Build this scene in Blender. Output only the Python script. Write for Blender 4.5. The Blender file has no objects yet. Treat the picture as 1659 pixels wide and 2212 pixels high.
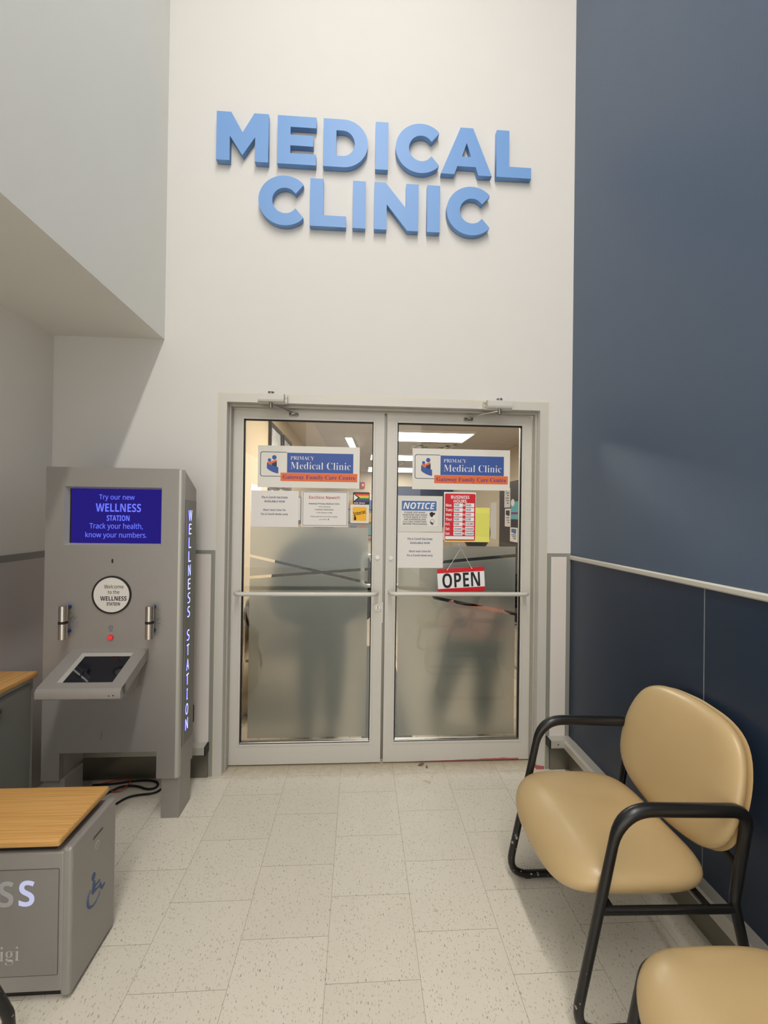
import bpy, bmesh, math, random
from mathutils import Vector, Matrix
random.seed(4)
S = bpy.context.scene
COL = S.collection
PI = math.pi

# ------------------------------------------------------------------ camera
F_PX = 903.0526
CAM = Vector((0.04456, -2.42364, 1.49207))
ROWS = [Vector((0.9981764983, -0.0588427208, 0.0134615174)),
        Vector((0.0137891551, 0.0051655083, -0.9998915825)),
        Vector((0.0587668056, 0.9982539014, 0.0059674804))]
cd = bpy.data.cameras.new('camera')
cd.sensor_fit = 'VERTICAL'
cd.sensor_height = 24.0
cd.sensor_width = 18.0
cd.lens = F_PX / 2212.0 * 24.0
cd.clip_start = 0.02
cam = bpy.data.objects.new('camera', cd)
COL.objects.link(cam)
cm = Matrix((ROWS[0], -ROWS[1], -ROWS[2])).transposed().to_4x4()
cm.translation = CAM
cam.matrix_world = cm
S.camera = cam

# ------------------------------------------------------------------ view, world, lamps
S.view_settings.view_transform = 'Standard'
S.view_settings.look = 'None'
S.view_settings.gamma = 1.0
S.view_settings.use_curve_mapping = False
S.view_settings.exposure = 0.14
w = bpy.data.worlds.new('store_ambient')
S.world = w
w.use_nodes = True
w.node_tree.nodes['Background'].inputs[0].default_value = (1.0, 0.975, 0.935, 1)
w.node_tree.nodes['Background'].inputs[1].default_value = 1.9


def area(name, loc, rot, sx, sy, power, col=(1.0, 0.96, 0.915), spread=PI):
    l = bpy.data.lights.new(name, 'AREA')
    l.shape = 'RECTANGLE'
    l.size, l.size_y, l.energy, l.color, l.spread = sx, sy, power, col, spread
    o = bpy.data.objects.new(name, l)
    COL.objects.link(o)
    o.location, o.rotation_euler = loc, rot
    return o


area('strip_lamp', (0.12, -3.7, 5.75), (0, 0, 0), 0.14, 4.8, 165)
area('strip_lamp', (3.2, -5.5, 5.6), (0, 0, 0), 0.14, 6.0, 110)
area('clinic_lamp', (0.5, 1.25, 2.5), (0, 0, 0), 1.2, 0.6, 85, (1.0, 0.96, 0.905))
area('strip_lamp', (-3.0, -5.8, 5.6), (0, 0, 0), 0.14, 6.0, 110)
S.cycles.use_denoising = True
S.cycles.max_bounces = 10
S.cycles.transparent_max_bounces = 16
S.cycles.sample_clamp_indirect = 6.0


# ------------------------------------------------------------------ materials
def lin(r, g, b):
    f = lambda c: c / 12.92 if c <= 0.04045 else ((c + 0.055) / 1.055) ** 2.4
    return (f(r / 255), f(g / 255), f(b / 255), 1)


def newmat(name):
    m = bpy.data.materials.new(name)
    m.use_nodes = True
    return m, m.node_tree, m.node_tree.nodes['Principled BSDF']


def nd(t, kind, **kw):
    n = t.nodes.new(kind)
    for k, v in kw.items():
        setattr(n, k, v)
    return n


def mat(name, col, rough=0.6, metal=0.0, noise=0.0, nscale=6.0, coat=0.0, bump=0.0, bscale=200.0, stretch=None, emit=0.0, spec=0.5):
    m, t, p = newmat(name)
    c = col if len(col) == 4 else (*col, 1)
    p.inputs['Base Color'].default_value = c
    p.inputs['Roughness'].default_value = rough
    p.inputs['Metallic'].default_value = metal
    p.inputs['Specular IOR Level'].default_value = spec
    if coat:
        p.inputs['Coat Weight'].default_value = coat
        p.inputs['Coat Roughness'].default_value = 0.2
    if emit:
        p.inputs['Emission Color'].default_value = c
        p.inputs['Emission Strength'].default_value = emit
    if noise or bump:
        tc = nd(t, 'ShaderNodeTexCoord')
        mp = nd(t, 'ShaderNodeMapping')
        t.links.new(tc.outputs['Object'], mp.inputs[0])
        if stretch:
            mp.inputs['Scale'].default_value = stretch
    if noise:
        n = nd(t, 'ShaderNodeTexNoise')
        n.inputs['Scale'].default_value = nscale
        n.inputs['Detail'].default_value = 5
        t.links.new(mp.outputs[0], n.inputs['Vector'])
        mx = nd(t, 'ShaderNodeMix', data_type='RGBA')
        mx.inputs[6].default_value = tuple(x * (1 - noise) for x in c[:3]) + (1,)
        mx.inputs[7].default_value = tuple(min(1, x * (1 + noise)) for x in c[:3]) + (1,)
        t.links.new(n.outputs['Fac'], mx.inputs[0])
        t.links.new(mx.outputs[2], p.inputs['Base Color'])
    if bump:
        n2 = nd(t, 'ShaderNodeTexNoise')
        n2.inputs['Scale'].default_value = bscale
        t.links.new(mp.outputs[0], n2.inputs['Vector'])
        b = nd(t, 'ShaderNodeBump')
        b.inputs['Strength'].default_value = bump
        b.inputs['Distance'].default_value = 0.002
        t.links.new(n2.outputs['Fac'], b.inputs['Height'])
        t.links.new(b.outputs[0], p.inputs['Normal'])
    return m


def emis(name, col, strength):
    m = bpy.data.materials.new(name)
    m.use_nodes = True
    t = m.node_tree
    t.nodes.clear()
    e = nd(t, 'ShaderNodeEmission')
    e.inputs[0].default_value = (*col[:3], 1)
    e.inputs[1].default_value = strength
    o = nd(t, 'ShaderNodeOutputMaterial')
    t.links.new(e.outputs[0], o.inputs[0])
    return m


def glass_mat():
    m = bpy.data.materials.new('clear_glass')
    m.use_nodes = True
    t = m.node_tree
    t.nodes.clear()
    tr = nd(t, 'ShaderNodeBsdfTransparent')
    tr.inputs[0].default_value = (0.93, 0.95, 0.93, 1)
    gl = nd(t, 'ShaderNodeBsdfGlossy')
    gl.inputs['Roughness'].default_value = 0.0
    fr = nd(t, 'ShaderNodeFresnel')
    fr.inputs[0].default_value = 1.5
    mx = nd(t, 'ShaderNodeMixShader')
    o = nd(t, 'ShaderNodeOutputMaterial')
    t.links.new(fr.outputs[0], mx.inputs[0])
    t.links.new(tr.outputs[0], mx.inputs[1])
    t.links.new(gl.outputs[0], mx.inputs[2])
    t.links.new(mx.outputs[0], o.inputs[0])
    return m


def frost_mat():
    m = bpy.data.materials.new('frosted_film')
    m.use_nodes = True
    t = m.node_tree
    t.nodes.clear()
    g = nd(t, 'ShaderNodeBsdfGlass')
    g.inputs['Color'].default_value = (0.88, 0.88, 0.86, 1)
    g.inputs['Roughness'].default_value = 0.56
    g.inputs['IOR'].default_value = 1.22
    d = nd(t, 'ShaderNodeBsdfDiffuse')
    d.inputs[0].default_value = (0.62, 0.63, 0.60, 1)
    mx = nd(t, 'ShaderNodeMixShader')
    mx.inputs[0].default_value = 0.23
    o = nd(t, 'ShaderNodeOutputMaterial')
    t.links.new(g.outputs[0], mx.inputs[1])
    t.links.new(d.outputs[0], mx.inputs[2])
    t.links.new(mx.outputs[0], o.inputs[0])
    return m


def floor_mat():
    m, t, p = newmat('vinyl_tile')
    L = t.links.new
    tc = nd(t, 'ShaderNodeTexCoord')
    sp = nd(t, 'ShaderNodeSeparateXYZ')
    L(tc.outputs['Object'], sp.inputs[0])

    def mth(op, a, b=None, c=None):
        n = nd(t, 'ShaderNodeMath', operation=op)
        for i, v in enumerate((a, b, c)):
            if v is None:
                continue
            if isinstance(v, (int, float)):
                n.inputs[i].default_value = v
            else:
                L(v, n.inputs[i])
        return n.outputs[0]
    T = 0.3048
    u = mth('DIVIDE', mth('ADD', sp.outputs[0], 0.3482 + 20 * T), T)
    iu = mth('FLOOR', u)
    par = mth('MODULO', iu, 2.0)
    v = mth('ADD', mth('DIVIDE', mth('SUBTRACT', -0.0153 + 20 * T, sp.outputs[1]), T), mth('MULTIPLY', mth('SUBTRACT', 1.0, par), 0.0))
    v = mth('ADD', v, mth('MULTIPLY', par, 0.5))
    fu, fv = mth('FRACT', u), mth('FRACT', v)
    iv = mth('FLOOR', v)

    def edge(f):
        return mth('MINIMUM', f, mth('SUBTRACT', 1.0, f))
    e = mth('MINIMUM', edge(fu), edge(fv))
    seam = mth('LESS_THAN', e, 0.0028)
    # tile to tile tone
    cmb = nd(t, 'ShaderNodeCombineXYZ')
    L(iu, cmb.inputs[0])
    L(iv, cmb.inputs[1])
    wn = nd(t, 'ShaderNodeTexWhiteNoise', noise_dimensions='2D')
    L(cmb.outputs[0], wn.inputs['Vector'])
    # chips: two sets of elongated flecks
    chips = []
    for sx, sy, thr, seed in ((150, 60, 0.13, 0.0), (85, 34, 0.085, 7.3), (230, 110, 0.14, 3.1)):
        mp = nd(t, 'ShaderNodeMapping')
        mp.inputs['Scale'].default_value = (sx, sy, 1)
        mp.inputs['Location'].default_value = (seed, seed * 1.7, 0)
        mp.inputs['Rotation'].default_value = (0, 0, 0.12)
        L(tc.outputs['Object'], mp.inputs[0])
        vo = nd(t, 'ShaderNodeTexVoronoi', voronoi_dimensions='2D')
        vo.inputs['Scale'].default_value = 1.0
        vo.inputs['Randomness'].default_value = 1.0
        L(mp.outputs[0], vo.inputs['Vector'])
        # only some cells carry a chip
        sc = nd(t, 'ShaderNodeSeparateColor')
        L(vo.outputs['Color'], sc.inputs[0])
        on = mth('GREATER_THAN', sc.outputs[0], 0.60)
        sz = mth('MULTIPLY', sc.outputs[1], thr * 2.0)
        c_ = mth('MULTIPLY', mth('LESS_THAN', vo.outputs['Distance'], sz), on)
        chips.append((c_, sc.outputs[2]))
    nz = nd(t, 'ShaderNodeTexNoise')
    nz.inputs['Scale'].default_value = 9
    nz.inputs['Detail'].default_value = 8
    L(tc.outputs['Object'], nz.inputs['Vector'])
    base = nd(t, 'ShaderNodeMix', data_type='RGBA')
    base.inputs[6].default_value = lin(220, 212, 195)
    base.inputs[7].default_value = lin(231, 224, 208)
    L(mth('MULTIPLY', mth('ADD', nz.outputs['Fac'], wn.outputs['Value']), 0.5), base.inputs[0])
    cur = base.outputs[2]
    for (c_, tone), (ca, cb) in zip(chips, ((lin(170, 158, 138), lin(202, 192, 176)), (lin(150, 136, 112), lin(186, 176, 160)), (lin(160, 150, 132), lin(236, 230, 216)))):
        cc = nd(t, 'ShaderNodeMix', data_type='RGBA')
        cc.inputs[6].default_value = ca
        cc.inputs[7].default_value = cb
        L(tone, cc.inputs[0])
        mx = nd(t, 'ShaderNodeMix', data_type='RGBA')
        L(mth('MULTIPLY', c_, 0.82), mx.inputs[0])
        L(cur, mx.inputs[6])
        L(cc.outputs[2], mx.inputs[7])
        cur = mx.outputs[2]
    # grime along the threshold
    n3 = nd(t, 'ShaderNodeTexNoise')
    n3.inputs['Scale'].default_value = 22
    n3.inputs['Detail'].default_value = 6
    L(tc.outputs['Object'], n3.inputs['Vector'])
    g = mth('MULTIPLY', mth('SMOOTH_MIN', mth('MAXIMUM', mth('ADD', mth('MULTIPLY', sp.outputs[1], 9.0), mth('MULTIPLY', n3.outputs['Fac'], 0.9)), 0.0), 1.0, 0.1), 0.55)
    dm = nd(t, 'ShaderNodeMix', data_type='RGBA')
    dm.inputs[7].default_value = lin(140, 122, 78)
    L(g, dm.inputs[0])
    L(cur, dm.inputs[6])
    # worn yellowish patches
    n4 = nd(t, 'ShaderNodeTexNoise')
    n4.inputs['Scale'].default_value = 3.1
    n4.inputs['Detail'].default_value = 9
    n4.inputs['Roughness'].default_value = 0.75
    L(tc.outputs['Object'], n4.inputs['Vector'])
    wm = nd(t, 'ShaderNodeMix', data_type='RGBA')
    wm.inputs[7].default_value = lin(176, 156, 112)
    L(mth('MULTIPLY', mth('GREATER_THAN', n4.outputs['Fac'], 0.66), 0.45), wm.inputs[0])
    L(dm.outputs[2], wm.inputs[6])
    sm = nd(t, 'ShaderNodeMix', data_type='RGBA')
    sm.inputs[7].default_value = lin(128, 116, 96)
    L(mth('MULTIPLY', seam, 0.62), sm.inputs[0])
    L(wm.outputs[2], sm.inputs[6])
    L(sm.outputs[2], p.inputs['Base Color'])
    p.inputs['Roughness'].default_value = 0.26
    bp = nd(t, 'ShaderNodeBump')
    bp.inputs['Strength'].default_value = 0.05
    n5 = nd(t, 'ShaderNodeTexNoise')
    n5.inputs['Scale'].default_value = 14
    L(tc.outputs['Object'], n5.inputs['Vector'])
    L(n5.outputs['Fac'], bp.inputs['Height'])
    L(bp.outputs[0], p.inputs['Normal'])
    return m


def wood_mat(name, ca, cb, sc=(3, 90, 90)):
    m, t, p = newmat(name)
    L = t.links.new
    tc = nd(t, 'ShaderNodeTexCoord')
    mp = nd(t, 'ShaderNodeMapping')
    mp.inputs['Scale'].default_value = sc
    L(tc.outputs['Object'], mp.inputs[0])
    n = nd(t, 'ShaderNodeTexNoise')
    n.inputs['Scale'].default_value = 1.0
    n.inputs['Detail'].default_value = 4
    L(mp.outputs[0], n.inputs['Vector'])
    r = nd(t, 'ShaderNodeValToRGB')
    r.color_ramp.elements[0].position = 0.33
    r.color_ramp.elements[0].color = ca
    r.color_ramp.elements[1].position = 0.67
    r.color_ramp.elements[1].color = cb
    L(n.outputs['Fac'], r.inputs[0])
    L(r.outputs[0], p.inputs['Base Color'])
    p.inputs['Roughness'].default_value = 0.42
    return m


def plank_mat():
    m, t, p = newmat('clinic_planks')
    tc = nd(t, 'ShaderNodeTexCoord')
    mp = nd(t, 'ShaderNodeMapping')
    mp.inputs['Rotation'].default_value = (0, 0, PI / 2)
    t.links.new(tc.outputs['Object'], mp.inputs[0])
    b = nd(t, 'ShaderNodeTexBrick')
    b.inputs['Scale'].default_value = 1.0
    b.inputs['Brick Width'].default_value = 1.2
    b.inputs['Row Height'].default_value = 0.15
    b.inputs['Mortar Size'].default_value = 0.002
    b.inputs['Color1'].default_value = lin(152, 138, 120)
    b.inputs['Color2'].default_value = lin(172, 156, 136)
    b.inputs['Mortar'].default_value = lin(90, 70, 50)
    t.links.new(mp.outputs[0], b.inputs['Vector'])
    t.links.new(b.outputs['Color'], p.inputs['Base Color'])
    p.inputs['Roughness'].default_value = 0.4
    return m


def rail_mat():
    """anodised bottom rail with the red smear along its lower right edge"""
    m, t, p = newmat('stained_aluminium')
    L = t.links.new
    tc = nd(t, 'ShaderNodeTexCoord')
    sp = nd(t, 'ShaderNodeSeparateXYZ')
    geo = nd(t, 'ShaderNodeNewGeometry')
    L(geo.outputs['Position'], sp.inputs[0])
    n = nd(t, 'ShaderNodeTexNoise')
    n.inputs['Scale'].default_value = 24
    n.inputs['Detail'].default_value = 6
    mp = nd(t, 'ShaderNodeMapping')
    mp.inputs['Scale'].default_value = (0.5, 1, 1)
    L(geo.outputs['Position'], mp.inputs[0])
    L(mp.outputs[0], n.inputs['Vector'])

    def mth(op, a, b):
        x = nd(t, 'ShaderNodeMath', operation=op)
        for i, v in enumerate((a, b)):
            if isinstance(v, (int, float)):
                x.inputs[i].default_value = v
            else:
                L(v, x.inputs[i])
        return x.outputs[0]
    # height of the smear grows to the right
    h = mth('MULTIPLY', mth('SUBTRACT', sp.outputs[0], 0.45), 0.036)
    k = mth('SUBTRACT', mth('MULTIPLY', n.outputs['Fac'], h), mth('SUBTRACT', sp.outputs[2], 0.010))
    k = mth('MULTIPLY', mth('GREATER_THAN', k, 0.0), 0.85)
    mx = nd(t, 'ShaderNodeMix', data_type='RGBA')
    mx.inputs[6].default_value = ALU
    mx.inputs[7].default_value = lin(176, 48, 68)
    L(k, mx.inputs[0])
    L(mx.outputs[2], p.inputs['Base Color'])
    p.inputs['Roughness'].default_value = 0.45
    p.inputs['Metallic'].default_value = 0.12
    return m


ALU = lin(206, 202, 193)
M = {}
M['white'] = mat('white_wall_paint', lin(214, 211, 206), 0.75, noise=0.015, bump=0.06, bscale=260)
M['bulk'] = mat('pale_grey_wall_paint', lin(224, 224, 217), 0.75, noise=0.015, bump=0.06, bscale=260)
M['lwall'] = mat('left_wall_paint', lin(232, 227, 220), 0.75, noise=0.015)
M['blue_up'] = mat('slate_blue_paint', lin(76, 91, 112), 0.42, noise=0.04, bump=0.12, bscale=120)
M['blue_lo'] = mat('navy_wall_panel', lin(37, 50, 69), 0.36, noise=0.06, nscale=9)
M['floor'] = floor_mat()
M['ceil'] = mat('store_ceiling', (0.6, 0.58, 0.54), 0.8)
M['alu'] = mat('brushed_aluminium', ALU, 0.45, 0.12, noise=0.03, nscale=30)
M['alud'] = mat('aluminium_reveal', lin(178, 174, 164), 0.45, 0.25)
M['stain'] = rail_mat()
M['trim'] = mat('grey_wall_trim', lin(150, 150, 142), 0.45, 0.2)
M['traml'] = mat('light_grey_rail', lin(196, 192, 182), 0.45, 0.1)
M['panelw'] = mat('white_wall_panel', lin(222, 214, 206), 0.4)
M['panell'] = mat('pale_lilac_wall_panel', lin(196, 187, 183), 0.45, noise=0.02)
M['kick'] = mat('steel_kick_plate', lin(128, 124, 112), 0.35, 0.6, noise=0.08, nscale=8)
M['bumper'] = mat('satin_bumper_metal', lin(196, 192, 182), 0.34, 0.35, noise=0.05, nscale=12)
M['black'] = mat('black_plastic', lin(22, 22, 23), 0.45)
M['gasket'] = mat('black_gasket', lin(12, 11, 10), 0.6)
M['glass'] = glass_mat()
M['frost'] = frost_mat()
M['letter'] = mat('cornflower_blue_paint', lin(112, 155, 210), 0.5)
M['steel'] = mat('polished_steel', lin(196, 194, 190), 0.22, 0.95)
M['dsteel'] = mat('dull_steel', lin(140, 137, 130), 0.35, 0.8)
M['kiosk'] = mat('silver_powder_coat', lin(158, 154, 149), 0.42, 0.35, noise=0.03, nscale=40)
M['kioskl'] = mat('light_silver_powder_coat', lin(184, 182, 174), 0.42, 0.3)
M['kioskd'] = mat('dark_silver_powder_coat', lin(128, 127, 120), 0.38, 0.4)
M['inset'] = mat('silver_inset_panel', lin(146, 143, 138), 0.45, 0.3, noise=0.03, nscale=40)
M['cab'] = mat('grey_cabinet_paint', lin(128, 128, 122), 0.5, 0.2)
M['bamboo'] = wood_mat('bamboo_wood', lin(198, 146, 78), lin(222, 172, 102), (3, 230, 230))
M['bamboo_y'] = wood_mat('bamboo_wood_lengthwise', lin(196, 144, 78), lin(222, 172, 104), (150, 3, 150))
M['screen'] = emis('blue_display', lin(40, 32, 124), 0.85)
M['scrtext'] = emis('display_lettering', lin(108, 120, 255), 1.0)
M['dscreen'] = mat('dark_touch_glass', lin(24, 25, 32), 0.06)
M['disc'] = mat('white_badge', lin(220, 216, 208), 0.5)
M['ink'] = mat('black_ink', lin(26, 25, 26), 0.6)
M['inkg'] = mat('grey_ink', lin(78, 76, 80), 0.6)
M['inkn'] = mat('navy_ink', lin(74, 76, 112), 0.6)
M['inkred'] = mat('red_ink', lin(196, 50, 52), 0.6)
M['ledw'] = emis('white_led_letter', lin(214, 222, 255), 1.25)
M['ledb'] = emis('blue_led_glow', lin(84, 76, 240), 1.0)
M['dimlet'] = mat('unlit_letter', lin(176, 174, 176), 0.5)
M['redlamp'] = emis('red_button_light', lin(255, 70, 70), 1.0)
M['redring'] = mat('red_button_body', lin(214, 60, 60), 0.4)
M['bluec'] = mat('blue_plastic', lin(30, 62, 120), 0.4)
M['decal'] = mat('blue_decal', lin(62, 88, 132), 0.5)
M['tan'] = mat('tan_vinyl', lin(192, 165, 119), 0.36, noise=0.05, nscale=7, coat=0.15, bump=0.08, bscale=420)
M['tand'] = mat('tan_vinyl_shell', lin(182, 154, 108), 0.45)
M['frame'] = mat('black_enamel_tube', lin(24, 23, 23), 0.3)
def scuff(m):
    t = m.node_tree
    p = t.nodes['Principled BSDF']
    geo = nd(t, 'ShaderNodeNewGeometry')
    sp = nd(t, 'ShaderNodeSeparateXYZ')
    t.links.new(geo.outputs['Position'], sp.inputs[0])
    n = nd(t, 'ShaderNodeTexNoise')
    n.inputs['Scale'].default_value = 70
    n.inputs['Detail'].default_value = 3
    t.links.new(geo.outputs['Position'], n.inputs['Vector'])
    a = nd(t, 'ShaderNodeMath', operation='GREATER_THAN')
    a.inputs[1].default_value = 0.655
    t.links.new(n.outputs['Fac'], a.inputs[0])
    b = nd(t, 'ShaderNodeMath', operation='LESS_THAN')
    b.inputs[1].default_value = 0.20
    t.links.new(sp.outputs[2], b.inputs[0])
    c = nd(t, 'ShaderNodeMath', operation='MULTIPLY')
    t.links.new(a.outputs[0], c.inputs[0])
    t.links.new(b.outputs[0], c.inputs[1])
    mx = nd(t, 'ShaderNodeMix', data_type='RGBA')
    mx.inputs[6].default_value = lin(24, 23, 23)
    mx.inputs[7].default_value = lin(150, 146, 138)
    t.links.new(c.outputs[0], mx.inputs[0])
    t.links.new(mx.outputs[2], p.inputs['Base Color'])
scuff(M['frame'])
M['paper'] = mat('white_paper', lin(230, 225, 220), 0.8)
M['paperg'] = mat('laminated_paper', lin(218, 216, 208), 0.5)
M['board'] = mat('white_sign_board', lin(226, 222, 212), 0.55)
M['sblue'] = mat('sign_blue', lin(58, 88, 160), 0.5)
M['snavy'] = mat('sign_navy', lin(38, 54, 92), 0.5)
M['sorange'] = mat('sign_orange', lin(226, 110, 58), 0.5)
M['spurple'] = mat('sign_purple', lin(72, 58, 128), 0.5)
M['swhite'] = mat('sign_white', lin(236, 236, 236), 0.5)
M['nblue'] = mat('notice_blue', lin(80, 116, 172), 0.5)
M['red'] = mat('sign_red', lin(206, 22, 38), 0.45)
M['yellow'] = mat('yellow_paper', lin(222, 220, 104), 0.7)
M['yellowd'] = mat('yellow_paper_flap', lin(232, 226, 110), 0.7)
M['amber'] = mat('amber_sticker', lin(244, 182, 34), 0.5)
M['clear'] = mat('clear_suction_plastic', lin(158, 155, 150), 0.12)
M['string'] = mat('grey_cord', lin(206, 202, 198), 0.6)
for n_, c_ in dict(pr=(206, 60, 62), po=(232, 138, 60), py=(240, 212, 74), pg=(74, 150, 78), pb=(64, 70, 140), pv=(92, 60, 120)).items():
    M[n_] = mat('flag_' + {'pr': 'red', 'po': 'orange', 'py': 'yellow', 'pg': 'green', 'pb': 'blue', 'pv': 'violet'}[n_], lin(*c_), 0.5)
M['beige'] = mat('clinic_beige_wall', lin(190, 168, 138), 0.7, noise=0.02)
M['cream'] = mat('clinic_cream_wall', lin(214, 198, 172), 0.7)
M['cceil'] = mat('clinic_ceiling', lin(198, 190, 182), 0.8, noise=0.05, nscale=3)
M['planks'] = plank_mat()
M['mat'] = mat('charcoal_floor_mat', lin(72, 72, 72), 0.9, bump=0.5, bscale=300)
M['panel_light'] = emis('fluorescent_diffuser', (1.0, 0.97, 0.93), 6.0)
M['ddoor'] = mat('dark_brown_door', lin(56, 46, 44), 0.4)
M['cloth'] = mat('black_coat_cloth', lin(13, 13, 15), 0.95, spec=0.1)
M['clothb'] = mat('charcoal_trouser_cloth', lin(50, 54, 56), 0.85)
M['clothg'] = mat('slate_trouser_cloth', lin(84, 90, 92), 0.85)
M['pink'] = mat('dusty_pink_cloth', lin(216, 146, 134), 0.8)
M['denim'] = mat('blue_denim', lin(58, 84, 134), 0.85, noise=0.3, nscale=60)
M['floral'] = mat('dark_patterned_cloth', lin(62, 46, 50), 0.85, noise=0.8, nscale=45)
M['skin'] = mat('skin', lin(206, 160, 134), 0.55)
M['hair'] = mat('dark_hair', lin(40, 30, 26), 0.6)
M['shoe'] = mat('dark_shoe', lin(36, 40, 50), 0.6)
M['shoew'] = mat('white_shoe', lin(214, 208, 200), 0.6)
M['teal'] = mat('teal_poster', lin(96, 178, 186), 0.6)
M['magenta'] = mat('magenta_band', lin(140, 50, 110), 0.6)
M['pic'] = mat('framed_print', lin(176, 172, 170), 0.4, noise=0.9, nscale=9)
M['pframe'] = mat('dark_picture_frame', lin(48, 44, 44), 0.4)
M['alarm'] = mat('red_alarm_body', lin(186, 40, 44), 0.45)
M['orange'] = mat('orange_cord_jacket', lin(196, 76, 40), 0.5)
M['leaf'] = mat('dry_leaf', lin(150, 132, 104), 0.8)
M['brown'] = mat('brown_wood', lin(150, 104, 70), 0.5)
M['navyp'] = mat('navy_wall_band', lin(52, 62, 92), 0.6)

# ------------------------------------------------------------------ object helpers
ORG = {}


def finish_mesh(name, me, m, parent):
    if m is not None and not me.materials:
        for x in (m if isinstance(m, (list, tuple)) else [m]):
            me.materials.append(x)
    o = bpy.data.objects.new(name, me)
    COL.objects.link(o)
    if parent is None:
        vs = [v.co for v in me.vertices]
        c = Vector(((min(v.x for v in vs) + max(v.x for v in vs)) / 2, (min(v.y for v in vs) + max(v.y for v in vs)) / 2, min(v.z for v in vs)))
        me.transform(Matrix.Translation(-c))
        o.location = c
        ORG[o.name] = c
    else:
        me.transform(Matrix.Translation(-ORG[parent.name]))
        o.parent = parent
        ORG[o.name] = ORG[parent.name].copy()
    return o


def obj(name, bm, m, parent=None, smooth=False):
    bmesh.ops.recalc_face_normals(bm, faces=bm.faces)
    me = bpy.data.meshes.new(name)
    bm.to_mesh(me)
    bm.free()
    if smooth:
        for p in me.polygons:
            p.use_smooth = True
        try:
            me.set_sharp_from_angle(angle=math.radians(40))
        except Exception:
            pass
    return finish_mesh(name, me, m, parent)


def struct(name, bm, m, parent=None, smooth=False):
    bmesh.ops.recalc_face_normals(bm, faces=bm.faces)
    me = bpy.data.meshes.new(name)
    bm.to_mesh(me)
    bm.free()
    for x in (m if isinstance(m, (list, tuple)) else [m]):
        me.materials.append(x)
    o = bpy.data.objects.new(name, me)
    COL.objects.link(o)
    ORG[o.name] = Vector((0, 0, 0))
    if parent is None:
        o['kind'] = 'structure'
    else:
        o.parent = parent
    return o


def tag(o, label, cat, group=None):
    o['label'] = label
    o['category'] = cat
    if group:
        o['group'] = group
    return o


def thing(name, label, cat, loc=(0, 0, 0), group=None):
    o = bpy.data.objects.new(name, None)
    o.empty_display_size = 0.1
    COL.objects.link(o)
    o.location = loc
    ORG[o.name] = Vector(loc)
    return tag(o, label, cat, group)


def copy_tree(o, parent=None):
    c = o.copy()
    COL.objects.link(c)
    c.parent = parent
    for ch in o.children:
        copy_tree(ch, c)
    return c


def B():
    return bmesh.new()


def box(bm, x0, x1, y0, y1, z0, z1, bev=0.0, seg=2, mi=0):
    m = Matrix.Translation(((x0 + x1) / 2, (y0 + y1) / 2, (z0 + z1) / 2)) @ Matrix.Diagonal((abs(x1 - x0), abs(y1 - y0), abs(z1 - z0), 1))
    r = bmesh.ops.create_cube(bm, size=1.0, matrix=m)
    fs = {f for v in r['verts'] for f in v.link_faces}
    for f in fs:
        f.material_index = mi
    if bev:
        es = list({e for v in r['verts'] for e in v.link_edges})
        bmesh.ops.bevel(bm, geom=es, offset=bev, segments=seg, affect='EDGES', profile=0.5)
    return bm


def bx(x0, x1, y0, y1, z0, z1, bev=0.0, seg=2):
    return box(B(), x0, x1, y0, y1, z0, z1, bev, seg)


def prism(bm, pts, axis, a, b):
    """extrude a 2D outline; axis x: pts=(y,z); y: pts=(x,z); z: pts=(x,y)"""
    def v3(p, t):
        return {'x': (t, p[0], p[1]), 'y': (p[0], t, p[1]), 'z': (p[0], p[1], t)}[axis]
    va = [bm.verts.new(v3(p, a)) for p in pts]
    vb = [bm.verts.new(v3(p, b)) for p in pts]
    bm.faces.new(va)
    bm.faces.new(vb[::-1])
    n = len(pts)
    for i in range(n):
        bm.faces.new((va[i], vb[i], vb[(i + 1) % n], va[(i + 1) % n]))
    return bm


def tube(bm, pts, r, seg=10, closed=False, flat=None):
    """round tube along pts; r may be a list; flat=(sx,sy) squashes the section"""
    pts = [Vector(p) for p in pts]
    n = len(pts)
    rs = r if isinstance(r, (list, tuple)) else [r] * n
    rings = []
    up = None
    for i, p in enumerate(pts):
        if closed:
            d = pts[(i + 1) % n] - pts[i - 1]
        elif i == 0:
            d = pts[1] - p
        elif i == n - 1:
            d = p - pts[i - 1]
        else:
            d = (pts[i + 1] - p).normalized() + (p - pts[i - 1]).normalized()
        d.normalize()
        if up is None:
            up = Vector((0, 0, 1)) if abs(d.z) < 0.9 else Vector((0, 1, 0))
            up = (up - d * up.dot(d)).normalized()
        else:
            up = up - d * up.dot(d)
            up = up.normalized() if up.length > 1e-6 else d.orthogonal().normalized()
        s = d.cross(up)
        rings.append([bm.verts.new(p + (up * math.cos(a) + s * math.sin(a)) * rs[i]) for a in (2 * PI * k / seg for k in range(seg))])
    m = n if closed else n - 1
    for i in range(m):
        A_, B_ = rings[i], rings[(i + 1) % n]
        for k in range(seg):
            bm.faces.new((A_[k], A_[(k + 1) % seg], B_[(k + 1) % seg], B_[k]))
    if not closed:
        bm.faces.new(rings[0][::-1])
        bm.faces.new(rings[-1])
    return bm


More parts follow.
